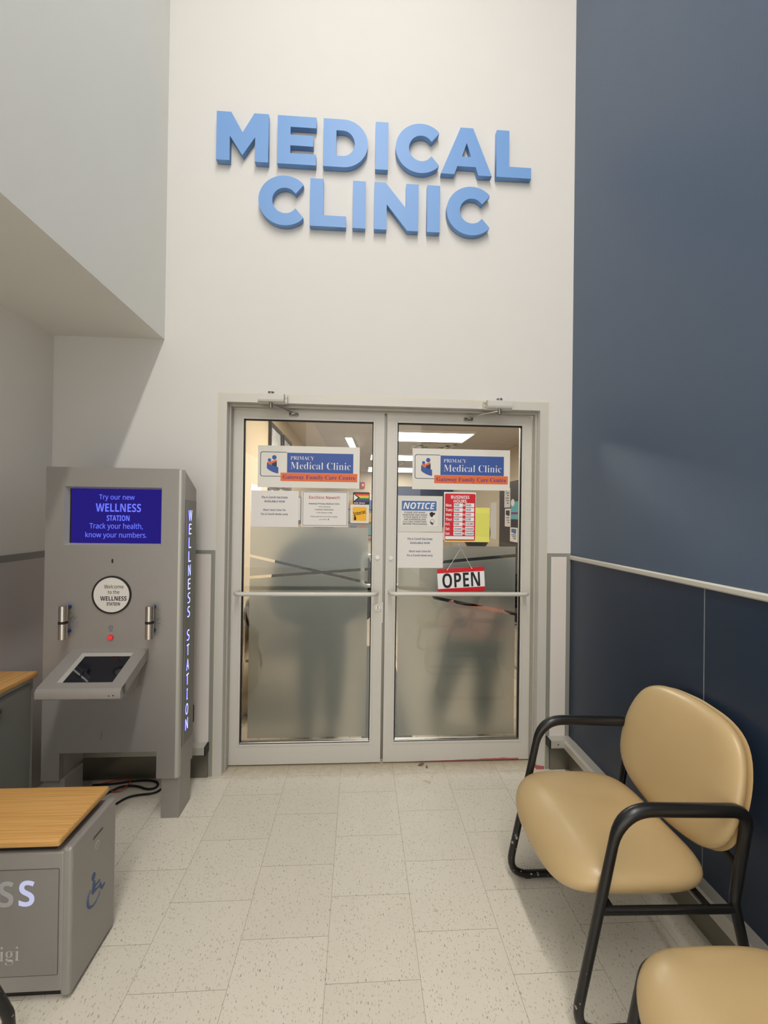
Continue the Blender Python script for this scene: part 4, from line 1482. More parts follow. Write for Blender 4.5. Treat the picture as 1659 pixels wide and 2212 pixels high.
def arm_chair(x, y, label, group, arms=True):
    """faces -X; (x, y) is the floor point below the middle of the seat"""
    t = thing('waiting_chair', label, 'chair', (x, y, 0.0), group)
    O = Vector((x, y, 0))

    def seat_out(a):
        px, py = sup(a, 0.236, 0.262, 4.2)
        py *= 1.0 - 0.05 * max(0, px / 0.236) ** 2          # a little narrower behind
        px -= 0.018 * (1 - (py / 0.252) ** 2) * (1 if px < 0 else 0)
        return px + 0.026, py
    zf = lambda px, py: -0.030 * max(0, (-px - 0.08) / 0.13) ** 2 + 0.016 * (py / 0.25) ** 2 - 0.02 * px - 0.01
    bm = cushion(B(), seat_out, 0.088, 0.018, 0, zf=zf)
    bmesh.ops.transform(bm, matrix=Matrix.Translation(O + Vector((0, 0, 0.413))), verts=bm.verts)
    obj('seat', bm, M['tan'], t, True)
    bm = cushion(B(), lambda a: tuple(v * 0.9 for v in seat_out(a)), 0.016, 0, 0, rings=8, zf=lambda px, py: zf(px, py) * 0.9)
    bmesh.ops.transform(bm, matrix=Matrix.Translation(O + Vector((0, 0, 0.376))), verts=bm.verts)
    obj('seat_pan', bm, M['black'], t, True)

    # backrest: outline in (y, z'), bent forward at its edges
    hw = [(-0.234, 0.0), (-0.230, 0.055), (-0.220, 0.115), (-0.205, 0.172), (-0.190, 0.200), (-0.165, 0.230), (-0.14, 0.248), (-0.09, 0.262), (-0.05, 0.265), (0.0, 0.264), (0.05, 0.258), (0.10, 0.243), (0.145, 0.219), (0.165, 0.196), (0.185, 0.160), (0.198, 0.108), (0.206, 0.0)]

    def back_out(a):
        # walk round: a measured from +y, counter-clockwise
        s, c = math.sin(a), math.cos(a)
        lo, hi = 0.0, 0.5
        for _ in range(30):
            m_ = (lo + hi) / 2
            z = s * m_
            w_ = 0.0
            for (z0, w0), (z1, w1) in zip(hw, hw[1:]):
                if z0 <= z <= z1:
                    w_ = w0 + (w1 - w0) * (z - z0) / (z1 - z0)
                    break
            if abs(c * m_) < w_ and -0.234 < z < 0.206:
                lo = m_
            else:
                hi = m_
        return (c * lo, s * lo)
    raw = [back_out(2 * PI * i / 72) for i in range(72)]
    for _ in range(2):
        raw = [((raw[i - 1][0] + 2 * raw[i][0] + raw[(i + 1) % 72][0]) / 4, (raw[i - 1][1] + 2 * raw[i][1] + raw[(i + 1) % 72][1]) / 4) for i in range(72)]
    ro = lambda a: raw[int(round(a / (2 * PI) * 72)) % 72]
    bend = lambda px, py: 0.30 * px * px
    tilt = math.radians(15.5)
    BM = Matrix.Translation(O + Vector((0.320, 0, 0.652))) @ Matrix.Rotation(tilt, 4, 'Y') @ Matrix(((0, 0, -1, 0), (1, 0, 0, 0), (0, 1, 0, 0), (0, 0, 0, 1)))
    bm = cushion(B(), ro, 0.060, 0.008, 0, zf=bend)
    bmesh.ops.transform(bm, matrix=BM, verts=bm.verts)
    bk = obj('backrest', bm, M['tan'], t, True)
    bm = cushion(B(), lambda a: tuple(v * 1.004 for v in ro(a)), 0.016, 0, 0, rings=8, zf=lambda a_, b_: bend(a_, b_) - 0.027)
    bmesh.ops.transform(bm, matrix=BM, verts=bm.verts)
    obj('back_shell', bm, M['tand'], bk, True)
    # tubular side frames
    for s in (1, -1):
        yy = y + s * 0.265
        path = [(x + 0.362, yy, 0.015), (x - 0.205, yy, 0.015), (x - 0.070, yy, 0.650), (x + 0.320, yy, 0.636), (x + 0.277, yy, 0.372), (x + 0.362, yy, 0.015)]
        fl = [0, 0.075, 0.115, 0.05, 0.08, 0]
        if not arms:
            path[2:4] = [(x - 0.124, yy, 0.395), (x + 0.24, yy, 0.362)]
            path[4] = (x + 0.30, yy, 0.25)
            fl = [0, 0.075, 0.05, 0.04, 0.06, 0]
        p = fillet(path, fl, 10)
        rr = [0.0142 + 0.0048 * max(0, min(1, (v.z - 0.56) / 0.06)) for v in p]
        bm = tube(B(), p, rr, 14)
        fr_ = obj('side_frame', bm, M['frame'], t, True)
        if not arms:
            obj('back_post', tube(B(), [(x + 0.25, yy, 0.352), (x + 0.302, yy - s * 0.03, 0.52), (x + 0.335, yy - s * 0.06, 0.62)], 0.0125, 12), M['frame'], fr_, True)
        obj('side_rail', tube(B(), [(x - 0.128, yy, 0.362), (x + 0.279, yy, 0.350)], 0.0115, 12), M['frame'], fr_, True)
        for dx in (-0.12, 0.30):
            obj('glide', bx(x + dx - 0.012, x + dx + 0.012, yy - 0.007, yy + 0.007, 0.0, 0.006), M['black'], fr_)
        if arms:
            obj('back_bracket', tube(B(), [(x + 0.29, yy, 0.47), (x + 0.296, yy - s * 0.06, 0.485), (x + 0.294, yy - s * 0.12, 0.50)], 0.008, 10), M['frame'], fr_, True)
    for dx in (-0.09, 0.20):
        obj('cross_rail', tube(B(), [(x + dx, y - 0.265, 0.357), (x + dx, y + 0.265, 0.357)], 0.0105, 12), M['frame'], t, True)
    return t


arm_chair(0.879, -0.990, 'tan vinyl armchair with black tube frame by the blue wall, the one nearer the doors', 'tan waiting chairs along the blue wall')
arm_chair(0.893, -1.690, 'tan vinyl armchair by the blue wall cut off by the lower right corner', 'tan waiting chairs along the blue wall', False)

# black stool whose leg shows in the lower left corner
st = thing('stool', 'black stool whose scuffed leg shows at the lower left corner', 'stool', (-1.13, -1.36, 0.0))
obj('stool_seat', tube(B(), [(-1.13, -1.36, 0.50), (-1.13, -1.36, 0.512), (-1.13, -1.36, 0.545)], [0.135, 0.14, 0.13], 36), M['black'], st, True)
for sx, sy in ((1, 1), (1, -1), (-1, 1), (-1, -1)):
    p = [(-1.13 + sx * 0.10, -1.36 + sy * 0.09, 0.505), (-1.13 + sx * 0.205, -1.36 + sy * 0.13, 0.20), (-1.13 + sx * 0.235, -1.36 + sy * 0.145, 0.11), (-1.13 + sx * 0.243, -1.36 + sy * 0.148, 0.0)]
    obj('stool_leg', tube(B(), fillet(p, 0.05, 5), 0.014, 12), M['frame'], st, True)

# dry leaves at the threshold
for (px, py, s, a), lab in zip(((909, 1650, 0.022, 0.4), (921, 1655, 0.013, 1.5)), ('larger curled dry leaf on the floor at the right door', 'smaller dry leaf on the floor beside the larger leaf at the right door')):
    v = at(px, py, 'z', 0.0)
    bm = B()
    n = 8
    top = []
    for i in range(n + 1):
        f0 = i / n
        wd = math.sin(PI * min(1, f0 * 0.95 + 0.02)) * 0.45
        top.append([bm.verts.new(Vector(((f0 - 0.5) * s * 2, sy * wd * s, s * (0.25 * f0 * f0 + 0.35 * abs(sy) * wd) + 0.0008))) for sy in (-1, 0, 1)])
    for r0, r1 in zip(top, top[1:]):
        for j in range(2):
            bm.faces.new((r0[j], r0[j + 1], r1[j + 1], r1[j]))
    bmesh.ops.solidify(bm, geom=bm.faces[:], thickness=0.0008)
    bmesh.ops.transform(bm, matrix=Matrix.Translation((v.x, v.y - 0.012, 0.0006)) @ Matrix.Rotation(a, 4, 'Z'), verts=bm.verts)
    tag(obj('dry_leaf', bm, M['leaf'], None, True), lab, 'leaf', 'dry leaves at the threshold')

# ------------------------------------------------------------------ the clinic behind the doors
IX0, IX1, IY1, IZ = -0.79, 2.40, 8.0, 2.55
struct('wall_clinic_left', bx(IX0 - 0.1, IX0, WT, IY1, 0, IZ), M['beige'])
struct('wall_clinic_right', bx(IX1, IX1 + 0.1, WT, IY1 + 0.1, 0, IZ), M['cream'])
struct('wall_clinic_back', bx(IX0 - 0.1, IX1, IY1, IY1 + 0.1, 0, IZ), M['cream'])
struct('floor_clinic', bx(IX0 - 0.1, IX1 + 0.1, 0.11, IY1 + 0.1, -0.05, 0.0), M['planks'])
bm = B()
xs_ = [IX0 - 0.1, 0.12, 1.56, IX1 + 0.1]
box(bm, IX0 - 0.1, IX1 + 0.1, WT, IY1 + 0.1, IZ, IZ + 0.1)
struct('ceiling_clinic', bm, M['cceil'])
bm = B()
for yy in (1.2, 2.42, 3.64, 4.86, 6.08, 7.3):
    box(bm, IX0, IX1, yy - 0.008, yy + 0.008, IZ - 0.004, IZ)
for xx in (-0.18, 0.43 - 0.3, 1.58, 2.19):
    box(bm, xx - 0.008, xx + 0.008, WT, IY1, IZ - 0.004, IZ)
struct('trim_13', bm, mat('ceiling_grid', lin(206, 192, 174), 0.6))
struct('trim_14', bx(IX0, IX0 + 0.30, 2.0, 4.6, IZ - 0.02, IZ), mat('pale_ceiling_panel', lin(214, 200, 180), 0.7))
struct('trim_15', bx(0.85, 2.39, IY1 - 0.02, IY1, 1.20, 2.20), M['navyp'])
# ceiling lights
PL = [(2.75, 3.42, 'bright ceiling light panel nearest the right door, above its sign'), (4.78, 5.50, 'second bright ceiling light panel behind the doors'), (6.70, 7.70, 'farthest bright ceiling light panel behind the doors')]
def ceil_light(x0, x1, y0, y1, lab):
    t = thing('ceiling_light', lab, 'light', ((x0 + x1) / 2, (y0 + y1) / 2, IZ - 0.03), 'fluorescent lights on the clinic ceiling')
    bm = B()
    for a, b_, c, d in ((x0, x1, y0, y0 + 0.02), (x0, x1, y1 - 0.02, y1), (x0, x0 + 0.02, y0 + 0.02, y1 - 0.02), (x1 - 0.02, x1, y0 + 0.02, y1 - 0.02)):
        box(bm, a, b_, c, d, IZ - 0.03, IZ)
    obj('light_frame', bm, M['board'], t)
    obj('diffuser', bx(x0 + 0.02, x1 - 0.02, y0 + 0.02, y1 - 0.02, IZ - 0.026, IZ - 0.006), M['panel_light'], t)
for y0, y1, lab in PL:
    ceil_light(0.22, 1.50, y0, y1, lab)
t = thing('ceiling_light', 'narrow two section strip light seen through the left door above its sign', 'light', (-0.10, 3.7, IZ - 0.06), 'fluorescent lights on the clinic ceiling')
SM = Matrix.Translation((-0.088, 3.67, IZ - 0.03)) @ Matrix.Rotation(math.radians(-3.5), 4, 'Z')
for nm, q, m_ in (('housing', (-0.05, 0.05, -0.46, 0.46, 0.0, 0.03), M['board']), ('tube_cover', (-0.042, 0.042, -0.45, -0.012, -0.012, 0.0), M['panel_light']), ('tube_cover', (-0.042, 0.042, 0.012, 0.45, -0.012, 0.0), M['panel_light'])):
    bm = bx(*q)
    bmesh.ops.transform(bm, matrix=SM, verts=bm.verts)
    obj(nm, bm, m_, t)
def vent(x, y, sx, sy, lab):
    t = thing('ceiling_vent', lab, 'air vent', (x, y, IZ - 0.02), 'square air vents on the clinic ceiling')
    for i in range(3):
        f0 = 1 - i * 0.3
        bm = B()
        a, c = sx * f0, sy * f0
        for q in ((-a, a, -c, -c + 0.05), (-a, a, c - 0.05, c), (-a, -a + 0.05, -c, c), (a - 0.05, a, -c, c)):
            box(bm, x + q[0], x + q[1], y + q[2], y + q[3], IZ - 0.016 - 0.006 * i, IZ - 0.002)
        obj('vent_ring', bm, M['board'], t)
vent(1.15, 3.98, 0.32, 0.30, 'square ceiling vent behind the nearest light panel')
vent(0.62, 6.1, 0.30, 0.30, 'square ceiling vent between the two far light panels')
# framed prints on the left wall
for y0, y1, z0, z1, lab in ((1.42, 1.98, 1.74, 2.325, 'nearer dark framed print high on the clinic left wall'), (2.06, 2.58, 1.76, 2.325, 'farther dark framed print high on the clinic left wall')):
    t = thing('framed_print', lab, 'picture', (IX0, (y0 + y1) / 2, z0), 'framed prints on the clinic left wall')
    bm = B()
    for a, b_, c, d in ((y0, y1, z0, z0 + 0.03), (y0, y1, z1 - 0.03, z1), (y0, y0 + 0.03, z0 + 0.03, z1 - 0.03), (y1 - 0.03, y1, z0 + 0.03, z1 - 0.03)):
        box(bm, IX0 + 0.001, IX0 + 0.028, a, b_, c, d)
    obj('picture_frame', bm, M['pframe'], t)
    obj('print', bx(IX0 + 0.001, IX0 + 0.012, y0 + 0.03, y1 - 0.03, z0 + 0.03, z1 - 0.03), M['pic'], t)
# papers on the left wall
o = obj('wall_paper_sheet', bx(IX0 + 0.0005, IX0 + 0.002, 0.83, 1.17, 1.49, 1.715), mat('pencil_drawing_paper', lin(220, 214, 204), 0.8, noise=0.25, nscale=30))
tag(o, 'sketched paper pinned on the clinic left wall beside the left door sign', 'paper')
t = thing('bulletin_board', 'dark bulletin board on the clinic left wall below the left door sign', 'bulletin board', (IX0, 2.3, 1.35))
obj('board_panel', bx(IX0 + 0.0005, IX0 + 0.015, 1.42, 3.6, 1.35, 1.72), M['pframe'], t)
for i, (y0, y1, m_) in enumerate(((1.52, 1.86, 'paper'), (2.02, 2.3, 'yellow'), (2.42, 2.66, 'paperg'), (2.8, 3.06, 'paper'), (3.16, 3.44, 'paperg'))):
    o = obj('pinned_paper', bx(IX0 + 0.0152, IX0 + 0.0165, y0, y1, 1.40, 1.705), M[m_])
    tag(o, ('white paper nearest the doors', 'yellow green paper', 'pale paper just beyond the yellow one', 'white paper second from the far end', 'pale paper at the far end')[i] + ' on the dark bulletin board', 'paper', 'papers on the bulletin board')
# fire alarm
t = thing('fire_alarm', 'small red fire alarm with white lamp on the clinic back wall', 'alarm', (0.112, 8.0, 2.13))
obj('alarm_body', bx(0.055, 0.172, 7.95, 8.0, 2.13, 2.29, 0.015, 3), M['alarm'], t)
obj('strobe', bx(0.095, 0.140, 7.93, 7.955, 2.19, 2.24, 0.006), M['swhite'], t)
# brown door with papers on the right wall
d3 = struct('door_3', bx(IX1 - 0.05, IX1 - 0.002, 3.12, 4.34, 0.005, 2.02), M['ddoor'])
bm = B()
box(bm, IX1 - 0.06, IX1, 3.06, 3.12, 0, 2.08)
box(bm, IX1 - 0.06, IX1, 4.34, 4.40, 0, 2.08)
box(bm, IX1 - 0.06, IX1, 3.12, 4.34, 2.02, 2.08)
struct('door_casing', bm, M['cream'], d3)
struct('door_handle', bx(IX1 - 0.075, IX1 - 0.05, 3.2, 3.32, 0.98, 1.0, 0.004), M['steel'], d3)
DX = IX1 - 0.0512


def on_door(name, pxs, m, lab, cat='poster', y_off=0.0):
    a, c = at(*pxs[0], 'x', DX), at(*pxs[1], 'x', DX)
    y0, y1 = sorted((a.y, c.y))
    z0, z1 = sorted((a.z, c.z))
    o = obj(name, bx(DX - 0.0012 - y_off, DX + 0.0006, y0, y1, z0, z1), m)
    return tag(o, lab, cat, 'papers on the brown door'), (y0, y1, z0, z1)


def lines(o, q, rows_, m, head=None):
    y0, y1, z0, z1 = q
    bm = B()
    for i in range(rows_):
        z = z1 - (z1 - z0) * (0.12 + 0.78 * i / rows_)
        box(bm, DX - 0.002, DX - 0.0012, y0 + (y1 - y0) * 0.2, y1 - (y1 - y0) * (0.2 + 0.12 * (i % 3)), z - 0.006, z + 0.006)
    obj('text_lines', bm, m, o)
    if head:
        obj('heading_block', bx(DX - 0.0022, DX - 0.0012, y0 + (y1 - y0) * 0.18, y1 - (y1 - y0) * 0.18, z1 - (z1 - z0) * 0.36, z1 - (z1 - z0) * 0.12), head, o)


o, q = on_door('door_poster', ((1090, 1056), (1102, 1096)), M['paper'], 'tall white paper at the top of the brown door'); lines(o, q, 6, M['inkg'])
o, q = on_door('door_poster', ((1091, 1099), (1103, 1138)), M['paper'], 'white paper with dark picture in the middle of the brown door'); lines(o, q, 6, M['inkg'], M['pframe'])
o, q = on_door('door_poster', ((1104, 1084), (1119, 1122)), M['teal'], 'teal poster with magenta band on the brown door')
obj('magenta_band', bx(DX - 0.0022, DX - 0.0012, q[0] + 0.01, q[1] - 0.01, q[2] + (q[3] - q[2]) * 0.28, q[2] + (q[3] - q[2]) * 0.40), M['magenta'], o)
o, q = on_door('door_poster', ((1102, 1139), (1118, 1172)), M['paper'], 'white notice with blue heading low on the brown door'); lines(o, q, 6, M['inkg'], M['nblue'])
c = at(1108, 1086, 'x', DX)
bm = disc(B(), (c.y, c.z), 0.075, 'x', DX - 0.004, DX - 0.0024, 28, 0.055)
tag(obj('door_poster', bm, M['swhite']), 'round white speech bubble sticker overlapping the teal poster', 'sticker', 'papers on the brown door')
# paper strip on the cream wall beside the brown door
a, c = at(1060, 1086, 'x', IX1), at(1072, 1165, 'x', IX1)
o = obj('wall_paper_sheet', bx(IX1 - 0.002, IX1 - 0.0003, a.y, c.y, c.z, a.z), M['paper'])
tag(o, 'white paper on the cream wall just left of the brown door', 'paper')

# reception desk and brochure rack
t = thing('reception_desk', 'white reception desk with wood top deep inside the clinic', 'desk', (0.4, 5.6, 0))
obj('front_panel', bx(-0.5, 1.6, 5.2, 5.26, 0.0, 1.02), M['board'], t)
obj('desk_body', bx(-0.5, 1.6, 5.26, 5.9, 0.0, 0.75), M['cream'], t)
obj('counter_top', bx(-0.55, 1.65, 5.12, 5.6, 1.02, 1.07, 0.008), M['brown'], t)
t = thing('brochure_rack', 'wall rack of coloured brochures beyond the left door', 'rack', (0.32, 7.9, 0.9))
obj('rack_panel', bx(-0.25, 0.95, 7.93, 7.99, 0.9, 1.98), M['board'], t)
for i, z in enumerate((0.98, 1.3, 1.62)):
    obj('rack_shelf', bx(-0.25, 0.95, 7.82, 7.93, z - 0.02, z), M['pframe'], t)
BC = [M['nblue'], M['sorange'], M['teal'], M['pink'], M['amber'], M['alarm']]
for i, z in enumerate((0.98, 1.3, 1.62)):
    for j in range(5):
        x = -0.18 + j * 0.23
        o = obj('brochure', bx(x, x + 0.16, 7.86, 7.875, z + 0.0005, z + 0.22), BC[(i * 2 + j) % 6])
        tag(o, 'folded brochure on the %s shelf of the wall rack, %s from the left' % (('lowest', 'middle', 'top')[i], ('first', 'second', 'third', 'fourth', 'last')[j]), 'brochure', 'brochures on the wall rack')
o = obj('floor_mat', bx(0.08, 0.42, 0.34, 2.3, 0.0, 0.008, 0.003), M['mat'])
tag(o, 'charcoal entrance mat on the clinic floor behind the doors', 'mat')


def clinic_chair(x, y, rz, lab):
    t = thing('side_chair', lab, 'chair', (x, y, 0), 'black chairs inside the clinic')
    R = Matrix.Translation((x, y, 0)) @ Matrix.Rotation(rz, 4, 'Z')

    def add(nm, bm, m, sm=False):
        bmesh.ops.transform(bm, matrix=R, verts=bm.verts)
        return obj(nm, bm, m, t, sm)
    add('seat', bx(-0.24, 0.24, -0.24, 0.22, 0.42, 0.48, 0.025, 3), M['cloth'], True)
    bm = bx(-0.23, 0.23, 0.24, 0.29, 0.52, 0.88, 0.022, 3)
    add('backrest', bm, M['cloth'], True)
    for s in (-1, 1):
        p = fillet([(s * 0.265, 0.30, 0.80), (s * 0.265, 0.26, 0.64), (s * 0.265, -0.22, 0.65), (s * 0.265, -0.26, 0.012), (s * 0.265, 0.30, 0.012)], 0.05, 5)
        add('side_frame', tube(B(), p, 0.012, 10), M['dsteel'], True)
        add('seat_rail', tube(B(), [(s * 0.265, -0.242, 0.40), (s * 0.265, 0.30, 0.40)], 0.01, 8), M['dsteel'], True)
    add('cross_rail', tube(B(), [(-0.265, 0.05, 0.40), (0.265, 0.05, 0.40)], 0.01, 8), M['dsteel'], True)
    return t


clinic_chair(-0.475, 0.98, PI / 2, 'black chair inside against the clinic left wall at the left door edge')
clinic_chair(1.86, 1.66, 0.0, 'black chair inside the right door under the seated person')

# ------------------------------------------------------------------ people
def skin(name, verts, edges, m, parent=None, sub=1):
    """one continuous surface grown round a skeleton; verts = (x, y, z, rx, ry)"""
    me = bpy.data.meshes.new(name)
    me.from_pydata([v[:3] for v in verts], edges, [])
    t = bpy.data.objects.new('tmp', me)
    COL.objects.link(t)
    t.modifiers.new('s', 'SKIN').use_smooth_shade = True
    sv = me.skin_vertices[0].data
    for i, v in enumerate(verts):
        sv[i].radius = (v[3], v[4] if len(v) > 4 else v[3])
    sv[0].use_root = True
    t.modifiers.new('u', 'SUBSURF').levels = sub
    dg = bpy.context.evaluated_depsgraph_get()
    out = bpy.data.meshes.new_from_object(t.evaluated_get(dg))
    bpy.data.objects.remove(t)
    bpy.data.meshes.remove(me)
    out.materials.clear()
    for p in out.polygons:
        p.use_smooth = True
    return finish_mesh(name, out, m, parent)


def person(J, label, loc, top, trousers, shoe, coat_drop=0.10, coat_fat=1.25, hand_dir=None, shirt=None, leg_fat=1.2, thigh_fat=None):
    """J: joints in world coordinates"""
    t = thing('person', label, 'person', loc)
    V = {k_: Vector(v) for k_, v in J.items()}
    vs, es, idx = [], [], {}

    def add(k_, p, r, r2=None, frm=None):
        idx[k_] = len(vs)
        vs.append((*p, r, r2 or r))
        if frm is not None:
            es.append((idx[frm], idx[k_]))
    fwd = V['fwd'].normalized()
    right = fwd.cross(Vector((0, 0, 1))).normalized()
    add('pelvis', V['pelvis'], 0.130, 0.115)
    add('waist', V['pelvis'].lerp(V['chest'], 0.45), 0.120, 0.10, 'pelvis')
    add('chest', V['chest'], 0.140, 0.115, 'waist')
    add('neckb', V['neck'], 0.058, None, 'chest')
    add('neckt', V['neck'].lerp(V['head'], 0.45), 0.052, None, 'neckb')
    add('jaw', V['head'] + Vector((0, 0, -0.065)) + fwd * 0.014, 0.066, 0.072, 'neckt')
    add('head', V['head'], 0.082, 0.092, 'jaw')
    add('crown', V['head'] + Vector((0, 0, 0.075)), 0.066, 0.074, 'head')
    for s in ('l', 'r'):
        sg = -1 if s == 'l' else 1
        add('sh' + s, V['sh' + s], 0.056, None, 'chest')
        add('el' + s, V['el' + s], 0.042, None, 'sh' + s)
        add('fa' + s, V['el' + s].lerp(V['wr' + s], 0.35), 0.040, None, 'el' + s)
        add('wr' + s, V['wr' + s], 0.027, None, 'fa' + s)
        hd_ = (V['ha' + s] - V['wr' + s]).normalized()
        side = hd_.cross(right if abs(hd_.dot(right)) < 0.8 else fwd).normalized()
        palm = V['wr' + s] + hd_ * 0.055
        add('pa' + s, palm, 0.030, 0.022, 'wr' + s)
        nrm = hd_.cross(side).normalized()
        for fi, (off, ln_) in enumerate(((-0.030, 0.068), (-0.010, 0.078), (0.010, 0.074), (0.029, 0.058))):
            b0 = palm + hd_ * 0.030 + side * off
            add('f%d%s' % (fi, s), b0, 0.0095, None, 'pa' + s)
            add('g%d%s' % (fi, s), b0 + hd_ * ln_ * 0.5 + nrm * 0.006, 0.0085, None, 'f%d%s' % (fi, s))
            add('h%d%s' % (fi, s), b0 + hd_ * ln_ * 0.95 + nrm * 0.022, 0.0072, None, 'g%d%s' % (fi, s))
        b0 = V['wr' + s] + hd_ * 0.035 - side * 0.034
        add('t0' + s, b0, 0.0115, None, 'pa' + s)
        add('t1' + s, b0 + hd_ * 0.035 - side * 0.018 + nrm * 0.008, 0.0095, None, 't0' + s)
        add('t2' + s, b0 + hd_ * 0.062 - side * 0.020 + nrm * 0.018, 0.0080, None, 't1' + s)
        add('hi' + s, V['hi' + s], 0.090, 0.088, 'pelvis')
        add('th' + s, V['hi' + s].lerp(V['kn' + s], 0.5), 0.074, None, 'hi' + s)
        add('kn' + s, V['kn' + s], 0.054, None, 'th' + s)
        add('ca' + s, V['kn' + s].lerp(V['an' + s], 0.35), 0.053, None, 'kn' + s)
        add('an' + s, V['an' + s], 0.035, None, 'ca' + s)
        add('to' + s, V['to' + s], 0.030, 0.026, 'an' + s)
    body = skin('body', vs, es, M['skin'], t, 2)
    # face and hair
    hp = V['head']
    bm = tube(B(), [hp + fwd * 0.078 + Vector((0, 0, 0.012)), hp + fwd * 0.096 + Vector((0, 0, -0.012)), hp + fwd * 0.100 + Vector((0, 0, -0.026)), hp + fwd * 0.080 + Vector((0, 0, -0.032))], [0.006, 0.009, 0.012, 0.008], 10)
    obj('nose', bm, M['skin'], body, True)
    for sg in (-1, 1):
        bm = B()
        bmesh.ops.create_uvsphere(bm, u_segments=14, v_segments=10, radius=0.010, matrix=Matrix.Translation(hp + fwd * 0.0725 + right * sg * 0.030 + Vector((0, 0, 0.012))))
        obj('eye', bm, M['swhite'], body, True)
        bm = B()
        bmesh.ops.create_uvsphere(bm, u_segments=10, v_segments=8, radius=0.0058, matrix=Matrix.Translation(hp + fwd * 0.0792 + right * sg * 0.030 + Vector((0, 0, 0.012))))
        obj('iris', bm, M['hair'], body, True)
        bm = B()
        bmesh.ops.create_uvsphere(bm, u_segments=12, v_segments=8, radius=0.026, matrix=Matrix.Translation(hp + right * sg * 0.080 + Vector((0, 0, -0.005))) @ Matrix.Diagonal((0.45, 0.6, 1.1, 1)))
        obj('ear', bm, M['skin'], body, True)
    bm = tube(B(), [hp + fwd * 0.074 + right * 0.024 + Vector((0, 0, -0.058)), hp + fwd * 0.084 + Vector((0, 0, -0.059)), hp + fwd * 0.074 - right * 0.024 + Vector((0, 0, -0.058))], [0.004, 0.0065, 0.004], 8)
    obj('mouth', bm, M['pink'], body, True)
    bm = B()
    bmesh.ops.create_uvsphere(bm, u_segments=28, v_segments=18, radius=1.0)
    dead = [v for v in bm.verts if (v.co.y > 0.42 and v.co.z < 0.48) or v.co.z < -0.80]
    bmesh.ops.delete(bm, geom=dead, context='VERTS')
    bmesh.ops.solidify(bm, geom=bm.faces[:], thickness=0.10)
    fr2 = Matrix((( right.x, fwd.x, 0, 0), (right.y, fwd.y, 0, 0), (0, 0, 1, 0), (0, 0, 0, 1)))
    bmesh.ops.transform(bm, matrix=Matrix.Translation(hp - fwd * 0.012 + Vector((0, 0, 0.012))) @ fr2 @ Matrix.Diagonal((0.098, 0.110, 0.128, 1)), verts=bm.verts)
    obj('hair', bm, M['hair'], body, True)
    # coat
    cv, ce = [], []
    c_ = lambda p, r, r2=None, f=None: (cv.append((*p, r, r2 or r)), ce.append((f, len(cv) - 1)) if f is not None else None, len(cv) - 1)[-1]
    g = coat_fat
    a0 = c_(V['pelvis'].lerp(V['chest'], 0.45), 0.142 * g, 0.122 * g)
    a1 = c_(V['chest'], 0.152 * g, 0.125 * g, a0)
    a2 = c_(V['neck'] + Vector((0, 0, -0.015)), 0.076, 0.076, a1)
    a3 = c_(V['pelvis'] + Vector((0, 0, 0.10 if coat_drop < -0.1 else -0.02)), 0.158 * g, 0.136 * g, a0)
    a4 = c_(V['pelvis'] + Vector((0, 0, -coat_drop)), 0.162 * g, 0.142 * g, a3)
    for s in ('l', 'r'):
        b0 = c_(V['sh' + s], 0.078 * g, None, a1)
        b1 = c_(V['el' + s], 0.064 * g, None, b0)
        b2 = c_(V['wr' + s].lerp(V['el' + s], 0.12), 0.050 * g, None, b1)
    skin('jacket', cv, ce, top, t, 2)
    if shirt:
        p0 = V['pelvis']
        bm = tube(B(), [p0 + Vector((0, 0, z_)) for z_ in (0.10, 0.05, 0.0, -0.06, -0.11, -0.118)], [0.19, 0.200, 0.205, 0.21, 0.212, 0.19], 28)
        for v in bm.verts:
            v.co.y = p0.y + (v.co.y - p0.y) * 0.80
        obj('shirt_hem', bm, shirt, t, True)
    tv, te = [], []
    c2 = lambda p, r, r2=None, f=None: (tv.append((*p, r, r2 or r)), te.append((f, len(tv) - 1)) if f is not None else None, len(tv) - 1)[-1]
    q0 = c2(V['pelvis'], 0.150, 0.128)
    for s in ('l', 'r'):
        q1 = c2(V['hi' + s], 0.105, 0.100, q0)
        q2 = c2(V['hi' + s].lerp(V['kn' + s], 0.5), 0.082 * (thigh_fat or leg_fat), None, q1)
        q3 = c2(V['kn' + s], 0.066 * leg_fat, None, q2)
        q4 = c2(V['kn' + s].lerp(V['an' + s], 0.5), 0.060 * leg_fat, None, q3)
        q5 = c2(V['an' + s] + Vector((0, 0, 0.0)), 0.052 * leg_fat, None, q4)
    skin('trousers', tv, te, trousers, t, 2)
    for s in ('l', 'r'):
        a, b_ = V['an' + s], V['to' + s]
        d = (b_ - a)
        d.z = 0
        d.normalize()
        base = Vector((a.x, a.y, 0))
        sv_ = [(*(base - d * 0.045 + Vector((0, 0, 0.045))), 0.040, 0.044), (*(base + d * 0.04 + Vector((0, 0, 0.046))), 0.043, 0.045), (*(base + d * 0.12 + Vector((0, 0, 0.038))), 0.046, 0.036), (*(base + d * 0.19 + Vector((0, 0, 0.030))), 0.038, 0.028)]
        so = skin('shoe', sv_, [(0, 1), (1, 2), (2, 3)], shoe, t, 2)
        lowest = min((v.co.z for v in so.data.vertices)) + t.location.z
        so.data.transform(Matrix.Translation((0, 0, -lowest + 0.0005)))
    return t


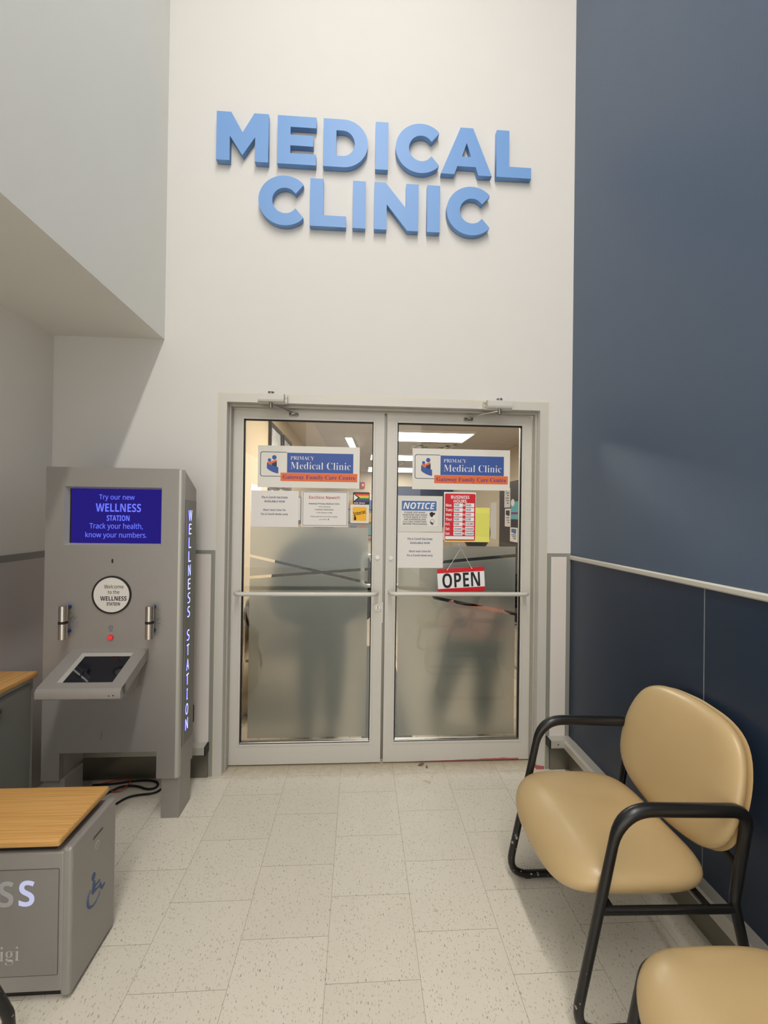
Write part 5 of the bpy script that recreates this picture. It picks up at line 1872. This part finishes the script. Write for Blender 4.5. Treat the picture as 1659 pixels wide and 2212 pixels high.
# dark coated person behind the left door, back to the glass
def standing(x, y, h, fwd, shw, fl, fr_, arms=None):
    f = Vector(fwd).normalized()
    r = f.cross(Vector((0, 0, 1)))
    P = lambda side, up, fo=0.0: Vector((x, y, 0)) + r * side + f * fo + Vector((0, 0, up))
    J = dict(pelvis=P(0, 0.53 * h), chest=P(0, 0.72 * h), neck=P(0, 0.825 * h), head=P(0, 0.925 * h, 0.015), fwd=f)
    for s, sg, ft in (('l', -1, fl), ('r', 1, fr_)):
        J['sh' + s] = P(sg * shw, 0.785 * h)
        J['el' + s] = P(sg * (shw + 0.045), 0.60 * h, -0.02)
        J['wr' + s] = P(sg * (shw + 0.04), 0.46 * h, 0.05)
        J['ha' + s] = P(sg * (shw + 0.035), 0.36 * h, 0.07)
        J['hi' + s] = P(sg * 0.085, 0.50 * h)
        J['kn' + s] = Vector(((x + sg * (r.x * 0.09) + ft[0]) / 2, (y + ft[1]) / 2, 0.275 * h)) + f * 0.03
        J['an' + s] = Vector((ft[0], ft[1], 0.07))
        J['to' + s] = Vector((ft[0], ft[1], 0.035)) + f * 0.16
    if arms:
        for k_, v in arms.items():
            J[k_] = P(*v)
    return J


J = standing(-0.195, 0.43, 1.60, (0, 1, 0), 0.225, (-0.285, 0.42), (-0.115, 0.42))
person(J, 'person in a bulky black coat seen as a blurred shape behind the frosted left door', (-0.195, 0.43, 0.0), M['cloth'], M['clothg'], M['shoe'], coat_drop=0.06, coat_fat=1.42)
J = standing(0.875, 0.50, 1.47, (0.25, 1, 0), 0.175, (0.60, 0.52), (0.90, 0.40), dict(wrl=(-0.10, 0.93, 0.20), hal=(-0.02, 0.92, 0.23), ell=(-0.27, 0.90, 0.02), wrr=(0.10, 0.93, 0.20), har=(0.03, 0.94, 0.24), elr=(0.27, 0.90, 0.02)))
person(J, 'person in black top, pink hem and dark trousers behind the frosted right door', (0.90, 0.50, 0.0), M['cloth'], M['clothb'], M['shoew'], coat_drop=-0.13, coat_fat=1.2, shirt=M['pink'], leg_fat=1.35, thigh_fat=1.75)
# seated person on the inside chair
sx, sy = 1.86, 1.50
J = dict(fwd=Vector((0, -1, 0)), pelvis=Vector((sx, sy + 0.10, 0.58)), chest=Vector((sx, sy + 0.13, 0.90)), neck=Vector((sx, sy + 0.12, 1.06)), head=Vector((sx, sy + 0.08, 1.20)))
for s, sg in (('l', 1), ('r', -1)):
    J['sh' + s] = Vector((sx + sg * 0.17, sy + 0.12, 1.0))
    J['el' + s] = Vector((sx + sg * 0.235, sy + 0.02, 0.76))
    J['wr' + s] = Vector((sx + sg * 0.17, sy - 0.17, 0.66))
    J['ha' + s] = Vector((sx + sg * 0.13, sy - 0.25, 0.655))
    J['hi' + s] = Vector((sx + sg * 0.09, sy + 0.03, 0.565))
    J['kn' + s] = Vector((sx + sg * 0.12, sy - 0.36, 0.56))
    J['an' + s] = Vector((sx + sg * 0.12, sy - 0.40, 0.085))
    J['to' + s] = Vector((sx + sg * 0.12, sy - 0.55, 0.04))
person(J, 'person in a blue denim jacket seated inside by the edge of the right door', (sx, sy, 0.0), M['denim'], M['floral'], M['shoew'], coat_drop=0.0, coat_fat=1.05)
